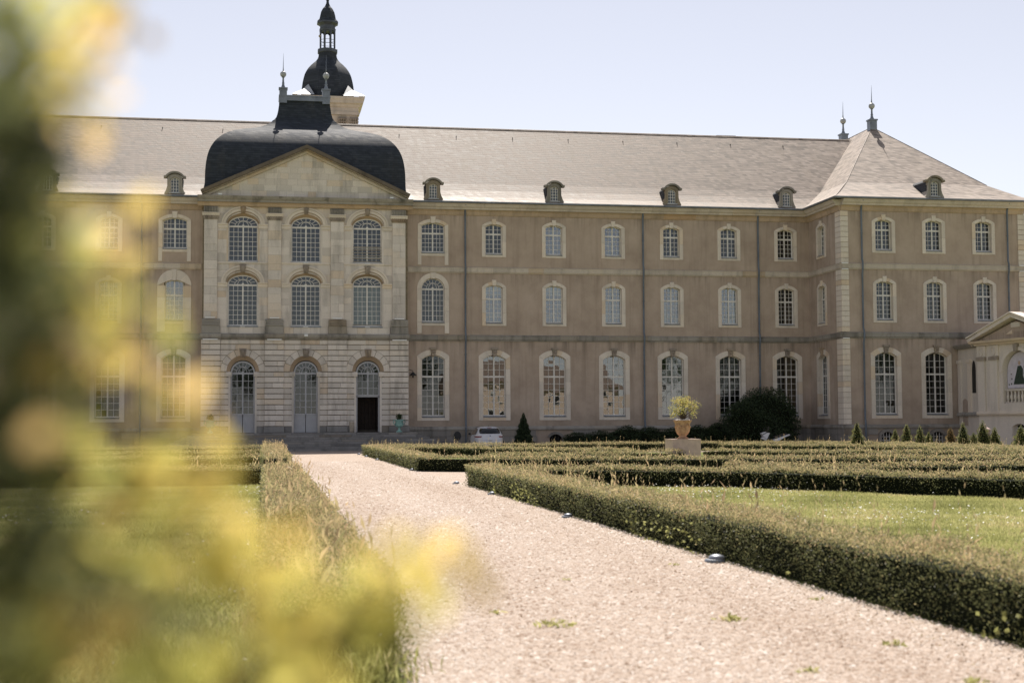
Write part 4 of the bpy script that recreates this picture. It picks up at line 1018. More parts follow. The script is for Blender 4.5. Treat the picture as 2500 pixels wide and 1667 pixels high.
for x in (.45, lw-.45, LC-2.05, LC+2.05):
    lmap(MB().box(x-.33, x+.33, -.12, .1, 2.3, 5.55)).build('pilaster', 'trim', LA); lmap(MB().box(x-.4, x+.4, -.2, .1, 5.55, 5.75)).build('capital', 'carved', LA)
    lmap(MB().ribbon([(x+.2*math.cos(a*math.pi/8), 6.12+.26*math.sin(a*math.pi/8)) for a in range(17)], .07, -.14, .0)).build('medallion', 'trim', LA); lmap(MB().box(x-.4, x+.4, -.1, .1, 5.78, 6.48)).build('frieze_block', 'trim', LA)
lmap(MB().extx([(.1, 2.05), (-.16, 2.05), (-.2, 2.15), (-.14, 2.3), (.1, 2.32)], 0, lw)).build('string_course', 'trim', LA)
lmap(MB().extx([(.1, 6.5), (-.2, 6.5), (-.24, 6.6), (-.42, 6.66), (-.48, 6.8), (.1, 6.82)], -.35, lw+.35)).build('cornice', 'trim', LA)
lmap(MB().box(LC-1.3, LC+1.3, .12, .3, 3.55, 3.68).box(LC-1.3, LC+1.3, .12, .3, 2.75, 2.85)).build('balustrade_rail', 'trim', LA)
for i in range(8):
    c = LC-1.14+i*.325; lmap(MB().lathe([(.06, 2.85), (.08, 2.9), (.05, 2.97), (.11, 3.12), (.09, 3.25), (.045, 3.4), (.07, 3.5), (.07, 3.55)], (c, .21, 0), 8)).build('baluster', 'trim', LA, True)
PZ = 8.25; po = [(-.35, 6.83), (lw+.35, 6.83), (LC, PZ)]
lmap(MB().prism([(.1, 6.83), (lw-.1, 6.83), (LC, PZ-.35)], -.05, .3)).build('tympanum', 'plaster', LA)
for sg in (-1, 1):
    a, b2 = (LC+sg*(LC+.45), 6.86), (LC, PZ)
    lmap(MB().ribbon([a, b2], .24, -.45, .3)).build('raking_cornice', 'trim', LA); lmap(MB().ribbon([(a[0], a[1]+.17), (b2[0], b2[1]+.17)], .09, -.55, .3)).build('raking_coping', 'trim', LA)
lmap(MB().bev([(LC-.9, 7.1), (LC-.35, 7.35), (LC-.3, 7.1)], -.1, .0, .01)).build('relief', 'trim', LA); lmap(MB().box(LC-.4, LC+.4, -.1, 0, 7.5, 7.8)).build('relief', 'trim', LA)
rf = MB().add([(-.45, -.5, 6.95), (LC, -.5, PZ+.22), (lw+.45, -.5, 6.95), (-.45, 6, 6.95), (LC, 6, PZ+.22), (lw+.45, 6, 6.95)], [(0, 1, 4, 3), (1, 2, 5, 4)]); lmap(rf).build('roof', 'tile', LA)
lmap(MB().box(0.02, lw-.02, .7, 6, 0, 6.5)).build('core', 'trim', LA)
# low link to the wing
W0 = Vector((43.2, -5.72)); L2 = (W0-A0).length; d2 = (W0-A0)/L2; n2 = Vector((-d2.y, d2.x))
if n2.x > 0: n2 = -n2
def kmap(mb): mb.v = [(A0.x+d2.x*x-n2.x*y, A0.y+d2.y*x-n2.y*y, z) for x, y, z in mb.v]; return mb
kmap(MB().box(0, L2, 0, .4, 0, 6.45)).build('link_wall', 'trim', LA); kmap(MB().extx([(.1, 6.45), (-.2, 6.45), (-.34, 6.62), (-.36, 6.72), (.5, 6.74)], 0, L2)).build('link_cornice', 'grime', LA)
for x in (1.35, 3.1): kmap(MB().box(x-.28, x+.28, -.1, .05, 2.2, 5.5).box(x-.34, x+.34, -.16, .05, 5.5, 5.72)).build('pilaster', 'trim', LA)
kmap(MB().prism([(.35, 3.5), (.95, 3.5)]+[(.65+x, z) for x, z in seg(.3, 4.9, 5.6, 10, True)[::-1]], -.03, .02)).build('arch_opening', 'dark', LA)
kmap(MB().prism([(1.9, 1.4), (2.7, 1.4)]+[(2.3+x, z) for x, z in seg(.4, 3.0, 3.15, 8)[::-1]], -.04, .02)).build('blind_door', 'plaster', LA)
kmap(MB().extx([(.1, 2.0), (-.16, 2.0), (-.2, 2.1), (-.1, 2.25), (.1, 2.27)], 0, L2)).build('string_course', 'grime', LA)
lf = MB(); 
for x in (-.55, -.18, .18, .55): lf.box(LC+x-.03, LC+x+.03, .3, .34, .3, 1.45)
for z in (.32, .62, .92, 1.22): lf.box(LC-.58, LC+.58, .3, .34, z-.025, z+.025)
lmap(lf).build('cellar_window', 'frame', LA); lmap(MB().box(LC-.6, LC+.6, .36, .38, .3, 1.5)).build('cellar_glass', 'dark', LA)
# printed banner hanging in the niche
bn = thing('banner', 'tall printed banner of a figure in a dark green dress hanging in the loggia niche', 'banner', (43.5, -12.8, 3.7), world=True)
M['banner_bg'] = simple('banner_print_lilac', (.62, .58, .64), .8, var=.12, scale=3); M['banner_green'] = simple('banner_print_green', (.035, .055, .04), .8, var=.4, scale=8); M['banner_grey'] = simple('banner_print_grey', (.2, .2, .17), .8, var=.5, scale=9); M['banner_skin'] = simple('banner_print_skin', (.5, .36, .27), .8)
lmap(MB().prism([(LC-1.3, 3.72), (LC+1.3, 3.72)]+[(LC+x, z) for x, z in seg(1.3, 4.75, 5.98, 16, True)[::-1]], .32, .34, True)).build('cloth', 'banner_bg', bn)
lmap(MB().prism([(LC-.75, 3.95), (LC+.35, 3.95), (LC+.1, 4.5), (LC+.12, 4.9), (LC-.05, 5.12), (LC-.35, 5.1), (LC-.45, 4.8)], .312, .318)).build('printed_dress', 'banner_green', bn)
lmap(MB().prism([(LC-.2+.11*math.cos(a), 5.28+.14*math.sin(a)) for a in np.linspace(0, 6.0, 10)], .31, .316)).build('printed_head', 'banner_skin', bn)
for i in range(46):
    x, z = LC+random.uniform(-1.15, 1.15), random.uniform(3.85, 5.5)
    if abs(x-LC+.2) < .45 and random.random() < .8: continue
    rr = random.uniform(.05, .14); a0 = random.uniform(0, 3)
    lmap(MB().prism([(x+rr*(1 if j % 2 else .6)*math.cos(a0+j), z+rr*(1 if j % 2 else .5)*math.sin(a0+j)) for j in range(6)], .314, .319)).build('printed_leaf', random.choice(['banner_grey', 'banner_grey', 'banner_green']), bn)

# ------------------------------------------------------------------ entrance steps
ST = thing('entrance_steps', 'wide weathered stone steps leading up to the pavilion doors', 'steps', (0, -4, 0), world=True)
ns = 8; rh = 1.14/ns
for i in range(ns):
    z1 = 1.14-rh*i; e = .34*i; x1 = 7.1+e; yf = -3.1-e
    for s0 in np.arange(-x1, x1-.01, 2.05):
        s1 = min(x1, s0+2.05)
        MB().bev([(s0+.003, z1-rh), (s1-.003, z1-rh), (s1-.003, z1), (s0+.003, z1)], yf+random.uniform(0, .012), yf+.5 if i else -.99, .014).build('step_stone', 'step', ST)
    mb = MB()
    if i:
        for sg in (-1, 1): mb.box(*sorted((sg*(x1-.5), sg*x1-sg*.002)), yf+.5, -.1, z1-rh, z1-.002)
        mb.build('step_return', 'step', ST)
MB().box(-7.0, 7.0, -2.9, -.99, 0, 1.12).build('landing', 'step', ST)

# ------------------------------------------------------------------ fittings on the pavilion
for x0, x1 in ((-6.59, -5.65), (-2.51, -1.58), (5.62, 6.56)): MB().box(x0, x1, YP-.30, YP-.20, 7.14, 7.21).build('light_bar', 'white', PV)
for (x0, x1) in pil: MB().box(x0+.12, x1-.12, YP-.22, YP-.14, 8.55, 8.62).build('light_bar', 'white', PV)
k = MB().box(-.12, .12, YB-.30, YB-.2, 7.40, 7.50)
for i in range(5):
    a = math.pi*(.15+.7*i/4); k.tube([(.0+.05*math.cos(a), YB-.25, 7.5), (.16*math.cos(a), YB-.25, 7.5+.16*math.sin(a))], .014, 5)
k.build('spiked_floodlight', 'white', PV)
k = MB().tube([(6.78, 0, 5.25), (6.85, -.2, 5.28), (7.05, -.32, 5.2), (7.06, -.34, 5.1)], .02, 6)
o = k.build('wall_lantern', 'black', AB); MB().lathe([(.03, 5.12), (.09, 5.08), (.20, 4.95), (.24, 4.88), (.05, 4.86)], (7.06, -.34, 0), 12).build('lantern_shade', 'black', o, True)
MB().lathe([(.02, 4.86), (.06, 4.82), (.05, 4.74), (.01, 4.72)], (7.06, -.34, 0), 10).build('lantern_bulb', 'black', o, True)

# ------------------------------------------------------------------ foliage things
def dome_pts(n, c, r, shell=.35, zmin=-1, pw=1.):
    d = rng.normal(size=(n, 3)); d /= np.linalg.norm(d, axis=1)[:, None]
    rr = 1-shell*rng.random(n)**pw
    P = d*rr[:, None]; P = P[P[:, 2] > zmin]; return P*np.array(r)+np.array(c)
def lump(P, amp, f=2.2):
    return P + amp*np.stack([np.sin(P[:, 1]*f+1.3*P[:, 2]*f), np.sin(P[:, 0]*f*1.1+2+P[:, 2]*f), np.sin(P[:, 0]*f*.9+P[:, 1]*f*1.2+1)], 1)

def urn(x, y, z, label):
    t = thing('urn', label, 'urn', (x, y, z), group='turquoise urns on the steps')
    MB().lathe([(.19, 0), (.20, .05), (.13, .10), (.06, .20), (.08, .24), (.06, .27), (.14, .33), (.24, .40), (.27, .48), (.25, .52), (.27, .56), (.25, .72), (.30, .78), (.31, .82), (.26, .82), (.24, .74)], (0, 0, 0), 20).build('bowl', 'turq', t, True)
    for sg in (-1, 1): MB().tube([(sg*.25, 0, .50), (sg*.36, 0, .56), (sg*.39, 0, .68), (sg*.33, 0, .78), (sg*.38, 0, .84)], .028, 7).build('handle', 'turq', t, True)
    P = dome_pts(420, (0, 0, .98), (.25, .25, .26), .9, -.6); cloud('foliage', 'shrub', P, rng.random(len(P)), .09, t)['kind'] = 'stuff'
urn(-6.03, -2.4, 1.14, 'turquoise urn with handles and small green plant left of the pavilion doors')
urn(5.95, -2.4, 1.14, 'turquoise urn with handles and small green plant right of the open doorway')
t = thing('jar', 'tall beige clay jar standing beside the open doorway', 'jar', (2.94, -1.5, 1.14))
MB().lathe([(.10, 0), (.12, .03), (.155, .35), (.165, .58), (.15, .66), (.16, .69), (.14, .69), (.12, .6)], (0, 0, 0), 16).build('body', 'beige', t, True)

PDX, PDY = 14.1, -38.6
t = thing('pedestal', 'square pink stone pedestal under the terracotta pot', 'pedestal', (PDX, PDY, 0))
MB().box(-.58, .58, -.58, .58, 0, .94).build('block', 'pinkstone', t); MB().box(-.59, .59, -.59, .59, .94, .985).build('cap', 'pinkstone', t)
t = thing('terracotta_pot', 'garlanded terracotta pot with a golden-leaved shrub on the pink pedestal', 'planter', (PDX, PDY, .985))
MB().lathe([(.22, 0), (.23, .03), (.17, .08), (.14, .11), (.15, .13), (.22, .20), (.285, .32), (.30, .45), (.30, .58), (.325, .66), (.365, .72), (.375, .76), (.32, .76), (.30, .70)], (0, 0, 0), 28).build('pot', 'terra', t, True)
g = MB()
for q in range(4):
    a0 = q*math.pi/2+.5; pts = []
    for i in range(9):
        a = a0+i/8*math.pi/2; pts.append((.315*math.cos(a), .315*math.sin(a), .60-.13*math.sin(math.pi*i/8)))
    g.tube(pts, .022, 6)
g.build('garland', 'terra', t, True)
P = rng.normal(size=(70, 3))*.0; a = rng.random(70)*6.28; P = np.stack([.31*np.sqrt(rng.random(70))*np.cos(a), .31*np.sqrt(rng.random(70))*np.sin(a), .76+rng.random(70)*.02], 1)
g = MB()
for p in P: g.lathe([(.005, -.02), (.03, 0), (.005, .02)], tuple(p), 6)
g.build('pebble_mulch', 'white', t)['kind'] = 'stuff'
br = MB()
random.seed(3)
tips = []
for i in range(34):
    a, e = random.uniform(0, 6.28), random.uniform(-.05, 1.5); r_ = random.uniform(.35, .58)
    tip = (r_*math.cos(a)*math.cos(e)*1.25, r_*math.sin(a)*math.cos(e)*1.2, .95+r_*math.sin(e)*1.3); tips.append(tip)
    br.tube([(0, 0, .72), (tip[0]*.35, tip[1]*.35, .72+(tip[2]-.72)*.5), tip], [.018, .011, .004], 5)
br.build('branches', 'bark', t)
P = []
for tip in tips: P.append(np.array(tip)+rng.normal(size=(46, 3))*np.array([.085, .085, .075]))
P = np.concatenate(P); cloud('foliage', 'pot_leaf', P, np.clip(.5+.28*rng.normal(size=len(P))+.25*(P[:, 2]-1.2), 0, 1), .055, t, aspect=.6)['kind'] = 'stuff'

# clipped cone by the car, yew, low shrubs against the plinth
def cone_tree(x, y, h, r, label, mat='yew', n=5000, ls=.05, name='topiary_cone', group=None, ragged=.1, taper=1.0):
    t = thing(name, label, 'topiary', (x, y, 0), group=group)
    MB().tube([(0, 0, 0), (0, 0, h*.5)], .04, 6).build('trunk', 'bark', t)
    z = h*(1-np.sqrt(rng.random(n)))*.98+.02; rr = r*(1-(z/h)**taper)*(1+ragged*np.sin(z*17+rng.random())+.05*rng.normal(size=n))*(1-.22*rng.random(n)**2)+.015; a = rng.random(n)*6.28
    P = np.stack([rr*np.cos(a), rr*np.sin(a), z], 1)
    up_ = np.stack([np.cos(a)*.5, np.sin(a)*.5, np.full(n, .8)], 1)
    cloud('crown', mat, P, np.clip(.35+.25*rng.normal(size=n)+.3*(rng.random(n) < .12), 0, 1), ls, t, up=up_)['kind'] = 'stuff'
    MB().lathe([(r*.85, .03), (r*.55, h*.4), (.02, h*.9)], (0, 0, 0), 10).build('core', 'leaf_core', t)
cone_tree(13.8, -4.2, 2.42, .70, 'tall dark clipped cone tree beside the parked white car', n=9000, ls=.07, taper=1.15)
def bush(name, label, cat, c, r, n, mat, ls, tonebase=.4, zmin=-.9, lumpy=.12, f=2.2, group=None):
    t = thing(name, label, cat, (c[0], c[1], 0), group=group)
    P = lump(dome_pts(n, (0, 0, c[2]), r, .30, zmin), lumpy, f); P = P[P[:, 2] > .02]
    cloud('foliage', mat, P, np.clip(tonebase+.25*rng.normal(size=len(P)), 0, 1), ls, t)['kind'] = 'stuff'
    MB().lathe([(.05, .02)]+[(max(.02, .80*math.cos(a)), c[2]+r[2]*.80*math.sin(a)) for a in np.linspace(-.9, 1.5, 9) if c[2]+r[2]*.8*math.sin(a) > .05], (0, 0, 0), 14).build('core', 'leaf_core', t).scale = (r[0], r[1], 1)
    MB().tube([(0, 0, 0), (.05, .02, c[2]*.7)], .05, 6).build('stem', 'bark', t)
    return t
tY = bush('yew_bush', 'large dark rounded yew bush growing against the abbey wall', 'bush', (30.45, -2.6, 1.75), (2.7, 1.7, 2.15), 22000, 'yew', .12, .40, -.95, .22, 1.7)
for i, (x, z, rx, rz) in enumerate(((18.0, .45, .8, .45), (19.6, .5, .9, .5), (21.4, .62, 1.0, .65), (23.0, .65, 1.0, .62), (24.7, .62, 1.0, .6), (26.3, .7, 1.0, .62), (27.7, .85, .8, .75))):
    bush('low_shrub', 'low dark green shrub against the plinth, number %s from the cone tree' % ['one', 'two', 'three', 'four', 'five', 'six', 'seven'][i], 'shrub', (x, -1.4, z), (rx*1.35, .8, rz*(.85+.4*random.random())), 3600, 'shrub', .10, .35, -.9, .16, 3.3, group='low shrubs along the abbey plinth')
cl = [(31.4, 1.80, .36, 'cone', 'leftmost'), (34.1, 1.30, .27, 'cone', 'second'), (34.6, 1.64, .32, 'cone', 'third'), (35.45, 1.50, .30, 'cone', 'fourth'), (35.72, 1.14, .24, 'cone', 'fifth'), (37.3, 1.42, .30, 'cone_rust', 'rusty'), (38.2, 1.70, .34, 'cone', 'seventh'), (38.55, 1.06, .32, 'cone', 'eighth'), (39.47, 1.78, .42, 'cone', 'ninth'), (40.25, 1.38, .32, 'cone', 'tenth'), (41.6, 1.48, .40, 'cone', 'eleventh'), (41.95, 1.34, .3, 'cone', 'rightmost')]
for i, (x, h, r_, mt, w_) in enumerate(cl):
    x = -2.7+(x+2.7)*.935
    lb = 'rust-brown clipped cone among green ones before the corner wing' if w_ == 'rusty' else ('small green clipped cone before the corner wing, %s in the row%s' % (w_, ' from the left' if w_[-2:] in ('nd', 'rd', 'th') else ''))
    cone_tree(x, -21.0+random.uniform(-.5, .5), h*.98, r_*1.3, lb, mt, 2200, .06, group='clipped cones before the corner wing', ragged=.18, taper=1.5)
t = thing('stone_vase', 'lidded pink stone vase among the clipped cones', 'vase', (37.15, -20.4, 0))
MB().lathe([(.26, 0), (.26, .5), (.2, .55), (.22, .62), (.27, .8), (.27, 1.08), (.24, 1.12)], (0, 0, 0), 14).build('body', 'pinkstone', t, True); MB().lathe([(.32, 1.12), (.32, 1.18), (.22, 1.26), (.1, 1.33), (.05, 1.40), (.07, 1.45), (.01, 1.5)], (0, 0, 0), 14).build('lid', 'pinkstone', t, True)

# ------------------------------------------------------------------ hedges
CAMP = np.array([CX, CY])
def hedge(label, path, w, h, dens=1.0, shoot=1.0, back=0, top_brown=.71, group='clipped hedges of the parterre'):
    """path: front-foot polyline; hedge lies to the given side (back=+1 left of travel, -1 right)"""
    pts = [np.array(p, float) for p in path]
    seg_ = [(a, b) for a, b in zip(pts, pts[1:])]
    t = thing('hedge', label, 'hedge', (float(pts[0][0]), float(pts[0][1]), 0), group=group, world=True)
    cen = []
    for i, p in enumerate(pts):
        d1 = pts[i]-pts[i-1] if i else pts[1]-pts[0]; d2 = pts[i+1]-pts[i] if i < len(pts)-1 else d1
        d = d1/np.linalg.norm(d1)+d2/np.linalg.norm(d2); d /= np.linalg.norm(d); n_ = np.array([-d[1], d[0]])*back; cen.append(p+n_*w/2)
    core = MB()
    core.sweep([tuple(c) for c in cen], [(-w/2+.07, .02), (-w/2+.07, h-.13), (w/2-.07, h-.13), (w/2-.07, .02)]); core.build('core', 'leaf_core', t)
    PP, TT, SS, UU, SP, ST_ = [], [], [], [], [], []
    for a, b in zip(cen, cen[1:]):
        L = np.linalg.norm(b-a); d = (b-a)/L; n_ = np.array([-d[1], d[0]]); step = 1.5; k = max(1, int(L/step))
        for q in range(k):
            m = a+(b-a)*(q+.5)/k; dist = np.linalg.norm(m-CAMP); l = L/k
            ls = .024 if dist < 16 else min(.055, .024+.0009*(dist-16)); dn = dens*1.25/(ls*ls)
            nt_ = int(dn*w*l*1.1); s = rng.random(nt_)*l-l/2; o = (rng.random(nt_)-.5)*w
            und = lambda s, o: .03*np.sin((m@d+s)*1.3+o*2)+.025*np.sin((m@d+s)*3.1+o*4+1)+.02*np.sin((m@d+s)*7.7+o*6)-.03*(np.sin((m@d+s)*.61+2) > .8)
            z = h+und(s, o)-.09*rng.random(nt_)**2+.03*rng.normal(size=nt_)-.06*np.clip(np.abs(o)/(w/2)-.75, 0, 1)*4*.25
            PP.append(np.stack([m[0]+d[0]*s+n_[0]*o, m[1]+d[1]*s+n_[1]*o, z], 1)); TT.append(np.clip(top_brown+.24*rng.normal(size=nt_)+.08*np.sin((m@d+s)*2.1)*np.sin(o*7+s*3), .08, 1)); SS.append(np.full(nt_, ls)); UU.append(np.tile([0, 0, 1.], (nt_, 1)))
            for sg in (-1, 1):
                ns_ = int(dn*h*l*.95); s = rng.random(ns_)*l-l/2; z = h*rng.random(ns_)**.9
                o = sg*(w/2-.10*rng.random(ns_)**2+.045*np.sin((m@d+s)*2.7+z*5)*np.sin((m@d+s)*1.1+1)+.03*rng.normal(size=ns_)+.02)
                PP.append(np.stack([m[0]+d[0]*s+n_[0]*o, m[1]+d[1]*s+n_[1]*o, z+.01], 1))
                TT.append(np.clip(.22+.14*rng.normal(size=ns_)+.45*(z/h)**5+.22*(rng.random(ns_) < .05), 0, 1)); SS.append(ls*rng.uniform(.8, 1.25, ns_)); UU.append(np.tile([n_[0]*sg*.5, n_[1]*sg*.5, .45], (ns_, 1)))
            nsh = int(shoot*15*w*l*(1 if dist < 40 else .8)); s = rng.random(nsh)*l-l/2; o = (rng.random(nsh)-.5)*w
            hh = .05+.24*rng.random(nsh)**3*(1+.5*rng.random(nsh))
            for j in range(3):
                SP.append(np.stack([m[0]+d[0]*s+n_[0]*o+.008*rng.normal(size=nsh), m[1]+d[1]*s+n_[1]*o+.008*rng.normal(size=nsh), h+hh*(.2+.4*j)], 1)); ST_.append(np.stack([np.clip(.88+.1*rng.normal(size=nsh), 0, 1), hh*.62*(1-.2*j)], 1))
    for end, dd in ((cen[0], cen[0]-cen[1]), (cen[-1], cen[-1]-cen[-2])):
        dd = dd/np.linalg.norm(dd); n_ = np.array([-dd[1], dd[0]]); dist = np.linalg.norm(end-CAMP); ls = min(.055, .024+.0009*max(0, dist-16)); ne = int(1.2/(ls*ls)*w*h)
        o = (rng.random(ne)-.5)*w; z = h*rng.random(ne); e = .02+.05*rng.normal(size=ne)*.6
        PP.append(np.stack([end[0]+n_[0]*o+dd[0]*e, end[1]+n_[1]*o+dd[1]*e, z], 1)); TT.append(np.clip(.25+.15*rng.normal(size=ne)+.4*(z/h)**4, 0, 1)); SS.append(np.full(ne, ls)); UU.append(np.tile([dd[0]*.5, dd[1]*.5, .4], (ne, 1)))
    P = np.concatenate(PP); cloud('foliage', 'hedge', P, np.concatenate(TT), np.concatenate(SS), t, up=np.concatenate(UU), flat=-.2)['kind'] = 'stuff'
    S = np.concatenate(SP); q = np.concatenate(ST_)
    if len(S): cloud('shoots', 'hedge', S, q[:, 0], q[:, 1], t, up=np.tile([0, 0, 1.6], (len(S), 1)), aspect=.20)['kind'] = 'stuff'
    return t
HH = .55
hedge('long low hedge running along the right edge of the gravel path towards the camera', [(2.58, -57.0), (2.58, -66), (2.58, -76), (2.6, -92)], .68, HH, 1.15, 1.0, 1)
hedge('low hedge with a dark front face curving round the back of the daisy lawn', [(2.9, -57.9), (5.0, -58.6), (7.0, -60.0), (8.9, -61.8), (10.1, -64.0), (11.4, -66.0), (12.4, -67.8), (14.2, -72), (15.5, -78)], .9, .53, 1., .9, 1)
hedge('low hedge across the cross path, behind the curved lawn hedge', [(9.6, -57.4), (12.6, -59.3), (15.4, -59.6), (17.5, -59.2), (23, -58.4)], .75, .55, .9, .8, 1)
hedge('low hedge lining the right of the gravel path in front of the steps', [(2.55, -17.2), (2.55, -31), (2.5, -45.6)], .8, HH, 1., 1.0, 1)
hedge('front hedge of the far right parterre, starting square at the path', [(2.6, -45.6), (4.4, -46.8), (7.0, -48.6), (10.4, -49.6), (15.4, -51.4), (21, -52.4), (29, -53.6)], .8, HH, 1., .8, 1)
hedge('low hedge passing just in front of the pink pedestal', [(5.4, -43.6), (9.3, -41.6), (13.9, -39.6)], .7, HH, 1., .8, 1)
hedge('low hedge running right from the pink pedestal', [(15.6, -36.4), (17.7, -40.2), (20.2, -43.0), (27, -46.4)], .7, HH, 1., .8, 1)
hedge('low hedge slanting back from the path behind the far parterre front', [(3.4, -21.2), (6.5, -24.8), (9.6, -30.4), (12.6, -35.2)], .7, HH, 1., .8, 1)
hedge('back hedge of the far right parterre nearest the car', [(3.4, -17.6), (9, -16.6), (16, -15.2), (24, -14.2), (28.4, -16.5)], .8, HH, 1., .9, 1)
hedge('hedge at the right side of the far parterre before the clipped cones', [(28.6, -15.8), (30.0, -23), (30.4, -31), (29.6, -40)], .8, HH, 1., .8, 1)
hedge('short inner hedge at the right of the far parterre', [(21.5, -20.5), (24.1, -25.3), (26.3, -30.0), (27.7, -40.5)], .7, HH, 1., .7, 1)
hedge('low hedge with tall dry shoots along the left edge of the gravel path', [(-1.82, -85.6), (-1.82, -76), (-1.82, -66), (-1.82, -55.0)], .85, .56, 1.1, 1.6, 1)
hedge('low hedge lining the left of the gravel path in front of the steps', [(-1.8, -45.8), (-1.8, -32), (-1.8, -17.5)], .95, .60, 1., 1.8, 1)
hedge('back hedge of the left near lawn, square to the path', [(-22, -56.6), (-12, -56.2), (-2.7, -55.9)], .8, .55, .9, .8, 1)
hedge('front hedge of the far left parterre', [(-24, -44.0), (-12, -43.6), (-2.8, -43.4)], .8, .55, .9, .8, 1)
hedge('middle hedge of the far left parterre', [(-24, -33.0), (-12, -32.4), (-2.8, -32.0)], .8, .55, .9, .8, 1)
hedge('back hedge of the far left parterre below the steps', [(-24, -19.4), (-12, -19.0), (-2.8, -18.6)], .8, .55, .9, .9, 1)

# ------------------------------------------------------------------ lawns with daisies
def inpoly(P, poly):
    x, y = P[:, 0], P[:, 1]; r_ = np.zeros(len(P), bool); j = len(poly)-1
    for i in range(len(poly)):
        xi, yi = poly[i]; xj, yj = poly[j]
        r_ ^= ((yi > y) != (yj > y)) & (x < (xj-xi)*(y-yi)/(yj-yi+1e-12)+xi); j = i
    return r_
def lawn(label, poly, dens, flowers, seed_cl, tall):
    px_ = [p[0] for p in poly]; py_ = [p[1] for p in poly]
    def sample(n):
        P = np.stack([rng.uniform(min(px_), max(px_), n), rng.uniform(min(py_), max(py_), n)], 1); return P[inpoly(P, poly)]
    A = (max(px_)-min(px_))*(max(py_)-min(py_)); P = sample(int(A*dens)); d = np.linalg.norm(P-CAMP, axis=1)
    P = P[rng.random(len(P)) < np.clip(24/d, .12, 1)]; d = np.linalg.norm(P-CAMP, axis=1); n = len(P)
    h = (.03+.05*rng.random(n))*(1+.3*np.sin(P[:, 0]*1.7)*np.sin(P[:, 1]*1.1)); wd = .004+.00035*d; a = rng.random(n)*6.28; ln = rng.normal(size=(n, 2))*.025
    V = np.stack([np.stack([P[:, 0]-wd*np.cos(a), P[:, 1]-wd*np.sin(a), np.zeros(n)], 1), np.stack([P[:, 0]+wd*np.cos(a), P[:, 1]+wd*np.sin(a), np.zeros(n)], 1), np.stack([P[:, 0]+ln[:, 0], P[:, 1]+ln[:, 1], h], 1)], 1).reshape(-1, 3)
    tn = np.clip(.5+.2*rng.normal(size=n)+.16*np.sin(P[:, 0]*.8+P[:, 1]*.5)+.14*np.sin(P[:, 0]*2.1-P[:, 1]*1.3)+.1*np.sin(P[:, 1]*3.3+P[:, 0]), 0, 1)
    o = rawmesh('grass', 'grass', V, np.arange(3*n), 3, np.repeat(tn, 3)); tag(o, label, 'grass'); o['kind'] = 'stuff'
    Q = sample(flowers*4)
    f = np.sin(Q[:, 0]*.9+seed_cl)+np.sin(Q[:, 1]*.7+seed_cl*2)+np.sin(Q[:, 0]*2.3+Q[:, 1]*1.9); Q = Q[f+rng.normal(size=len(Q))*.8 > .6][:flowers]; n = len(Q)
    d = np.linalg.norm(Q-CAMP, axis=1); r_ = (.009+.0002*d)*rng.uniform(.6, 1.2, n); z = .06+.07*rng.random(n); tl = rng.normal(size=(n, 2))*.35
    ang = np.arange(6)/6*6.283; V = np.zeros((n, 6, 3))
    V[:, :, 0] = Q[:, 0:1]+r_[:, None]*np.cos(ang); V[:, :, 1] = Q[:, 1:2]+r_[:, None]*np.sin(ang); V[:, :, 2] = z[:, None]+r_[:, None]*(np.cos(ang)*tl[:, 0:1]+np.sin(ang)*tl[:, 1:2])
    tone = np.where(rng.random(n) < .06, 1., rng.random(n)*.8)
    o = rawmesh('daisies', 'petal', V.reshape(-1, 3), np.arange(6*n), 6, np.repeat(tone, 6)); tag(o, label.replace('grass', 'daisies').replace('short green', 'small white'), 'flowers'); o['kind'] = 'stuff'
    return sample
smp = lawn('short green grass of the lawn right of the gravel path', [(3.2, -91), (3.2, -59.2), (5.0, -58.8), (7.0, -60.2), (8.9, -62.0), (10.1, -64.2), (11.4, -66.2), (12.4, -68), (14.2, -72), (15.5, -78), (15.5, -91)], 2600, 2300, 1.0, 0)
lawn('short green grass of the lawn left of the gravel path', [(-2.7, -92.5), (-2.7, -56.3), (-14, -56.6), (-14, -80), (-8, -92.5)], 1300, 2600, 3.0, 0)
# dry dock stems standing above the lawn
T = []; S_ = []
for i in range(90):
    x = 3.3+abs(random.gauss(0, .55)); y = random.uniform(-88, -62); h = random.uniform(.45, .85) if i % 3 else random.uniform(.75, 1.05)
    for j in range(14):
        u = j/13; T.append((x+.02*random.gauss(0, 1)*u+.05*u*math.sin(i), y+.02*random.gauss(0, 1)*u, h*(.05+.95*u))); S_.append(.07 if u > .45 else .075)
T = np.array(T); o = cloud('dock_stems', 'hedge', T, np.clip(.82+.12*rng.normal(size=len(T)), 0, 1), np.array(S_), None, up=np.tile([0, 0, 2.2], (len(T), 1)), aspect=.16); tag(o, 'thin dry brown stems standing along the lawn behind the path hedge', 'stems'); o['kind'] = 'stuff'
# broad-leaved weeds on the hedge flank
T = np.array([(2.50+.05*random.gauss(0, 1), random.uniform(-86, -62), abs(random.gauss(.16, .12))) for _ in range(620)])
T = T[(np.sin(T[:, 1]*1.3)+np.sin(T[:, 1]*.57+1)) > .1]; T[:, 2] = np.clip(T[:, 2], .02, .45)
o = cloud('bramble_leaves', 'grass', T, np.clip(.12+.22*rng.normal(size=len(T)), 0, 1), .055, None, up=np.tile([-.5, 0, .5], (len(T), 1)), aspect=.7); tag(o, 'light green weed leaves growing out of the foot of the path hedge', 'weeds'); o['kind'] = 'stuff'

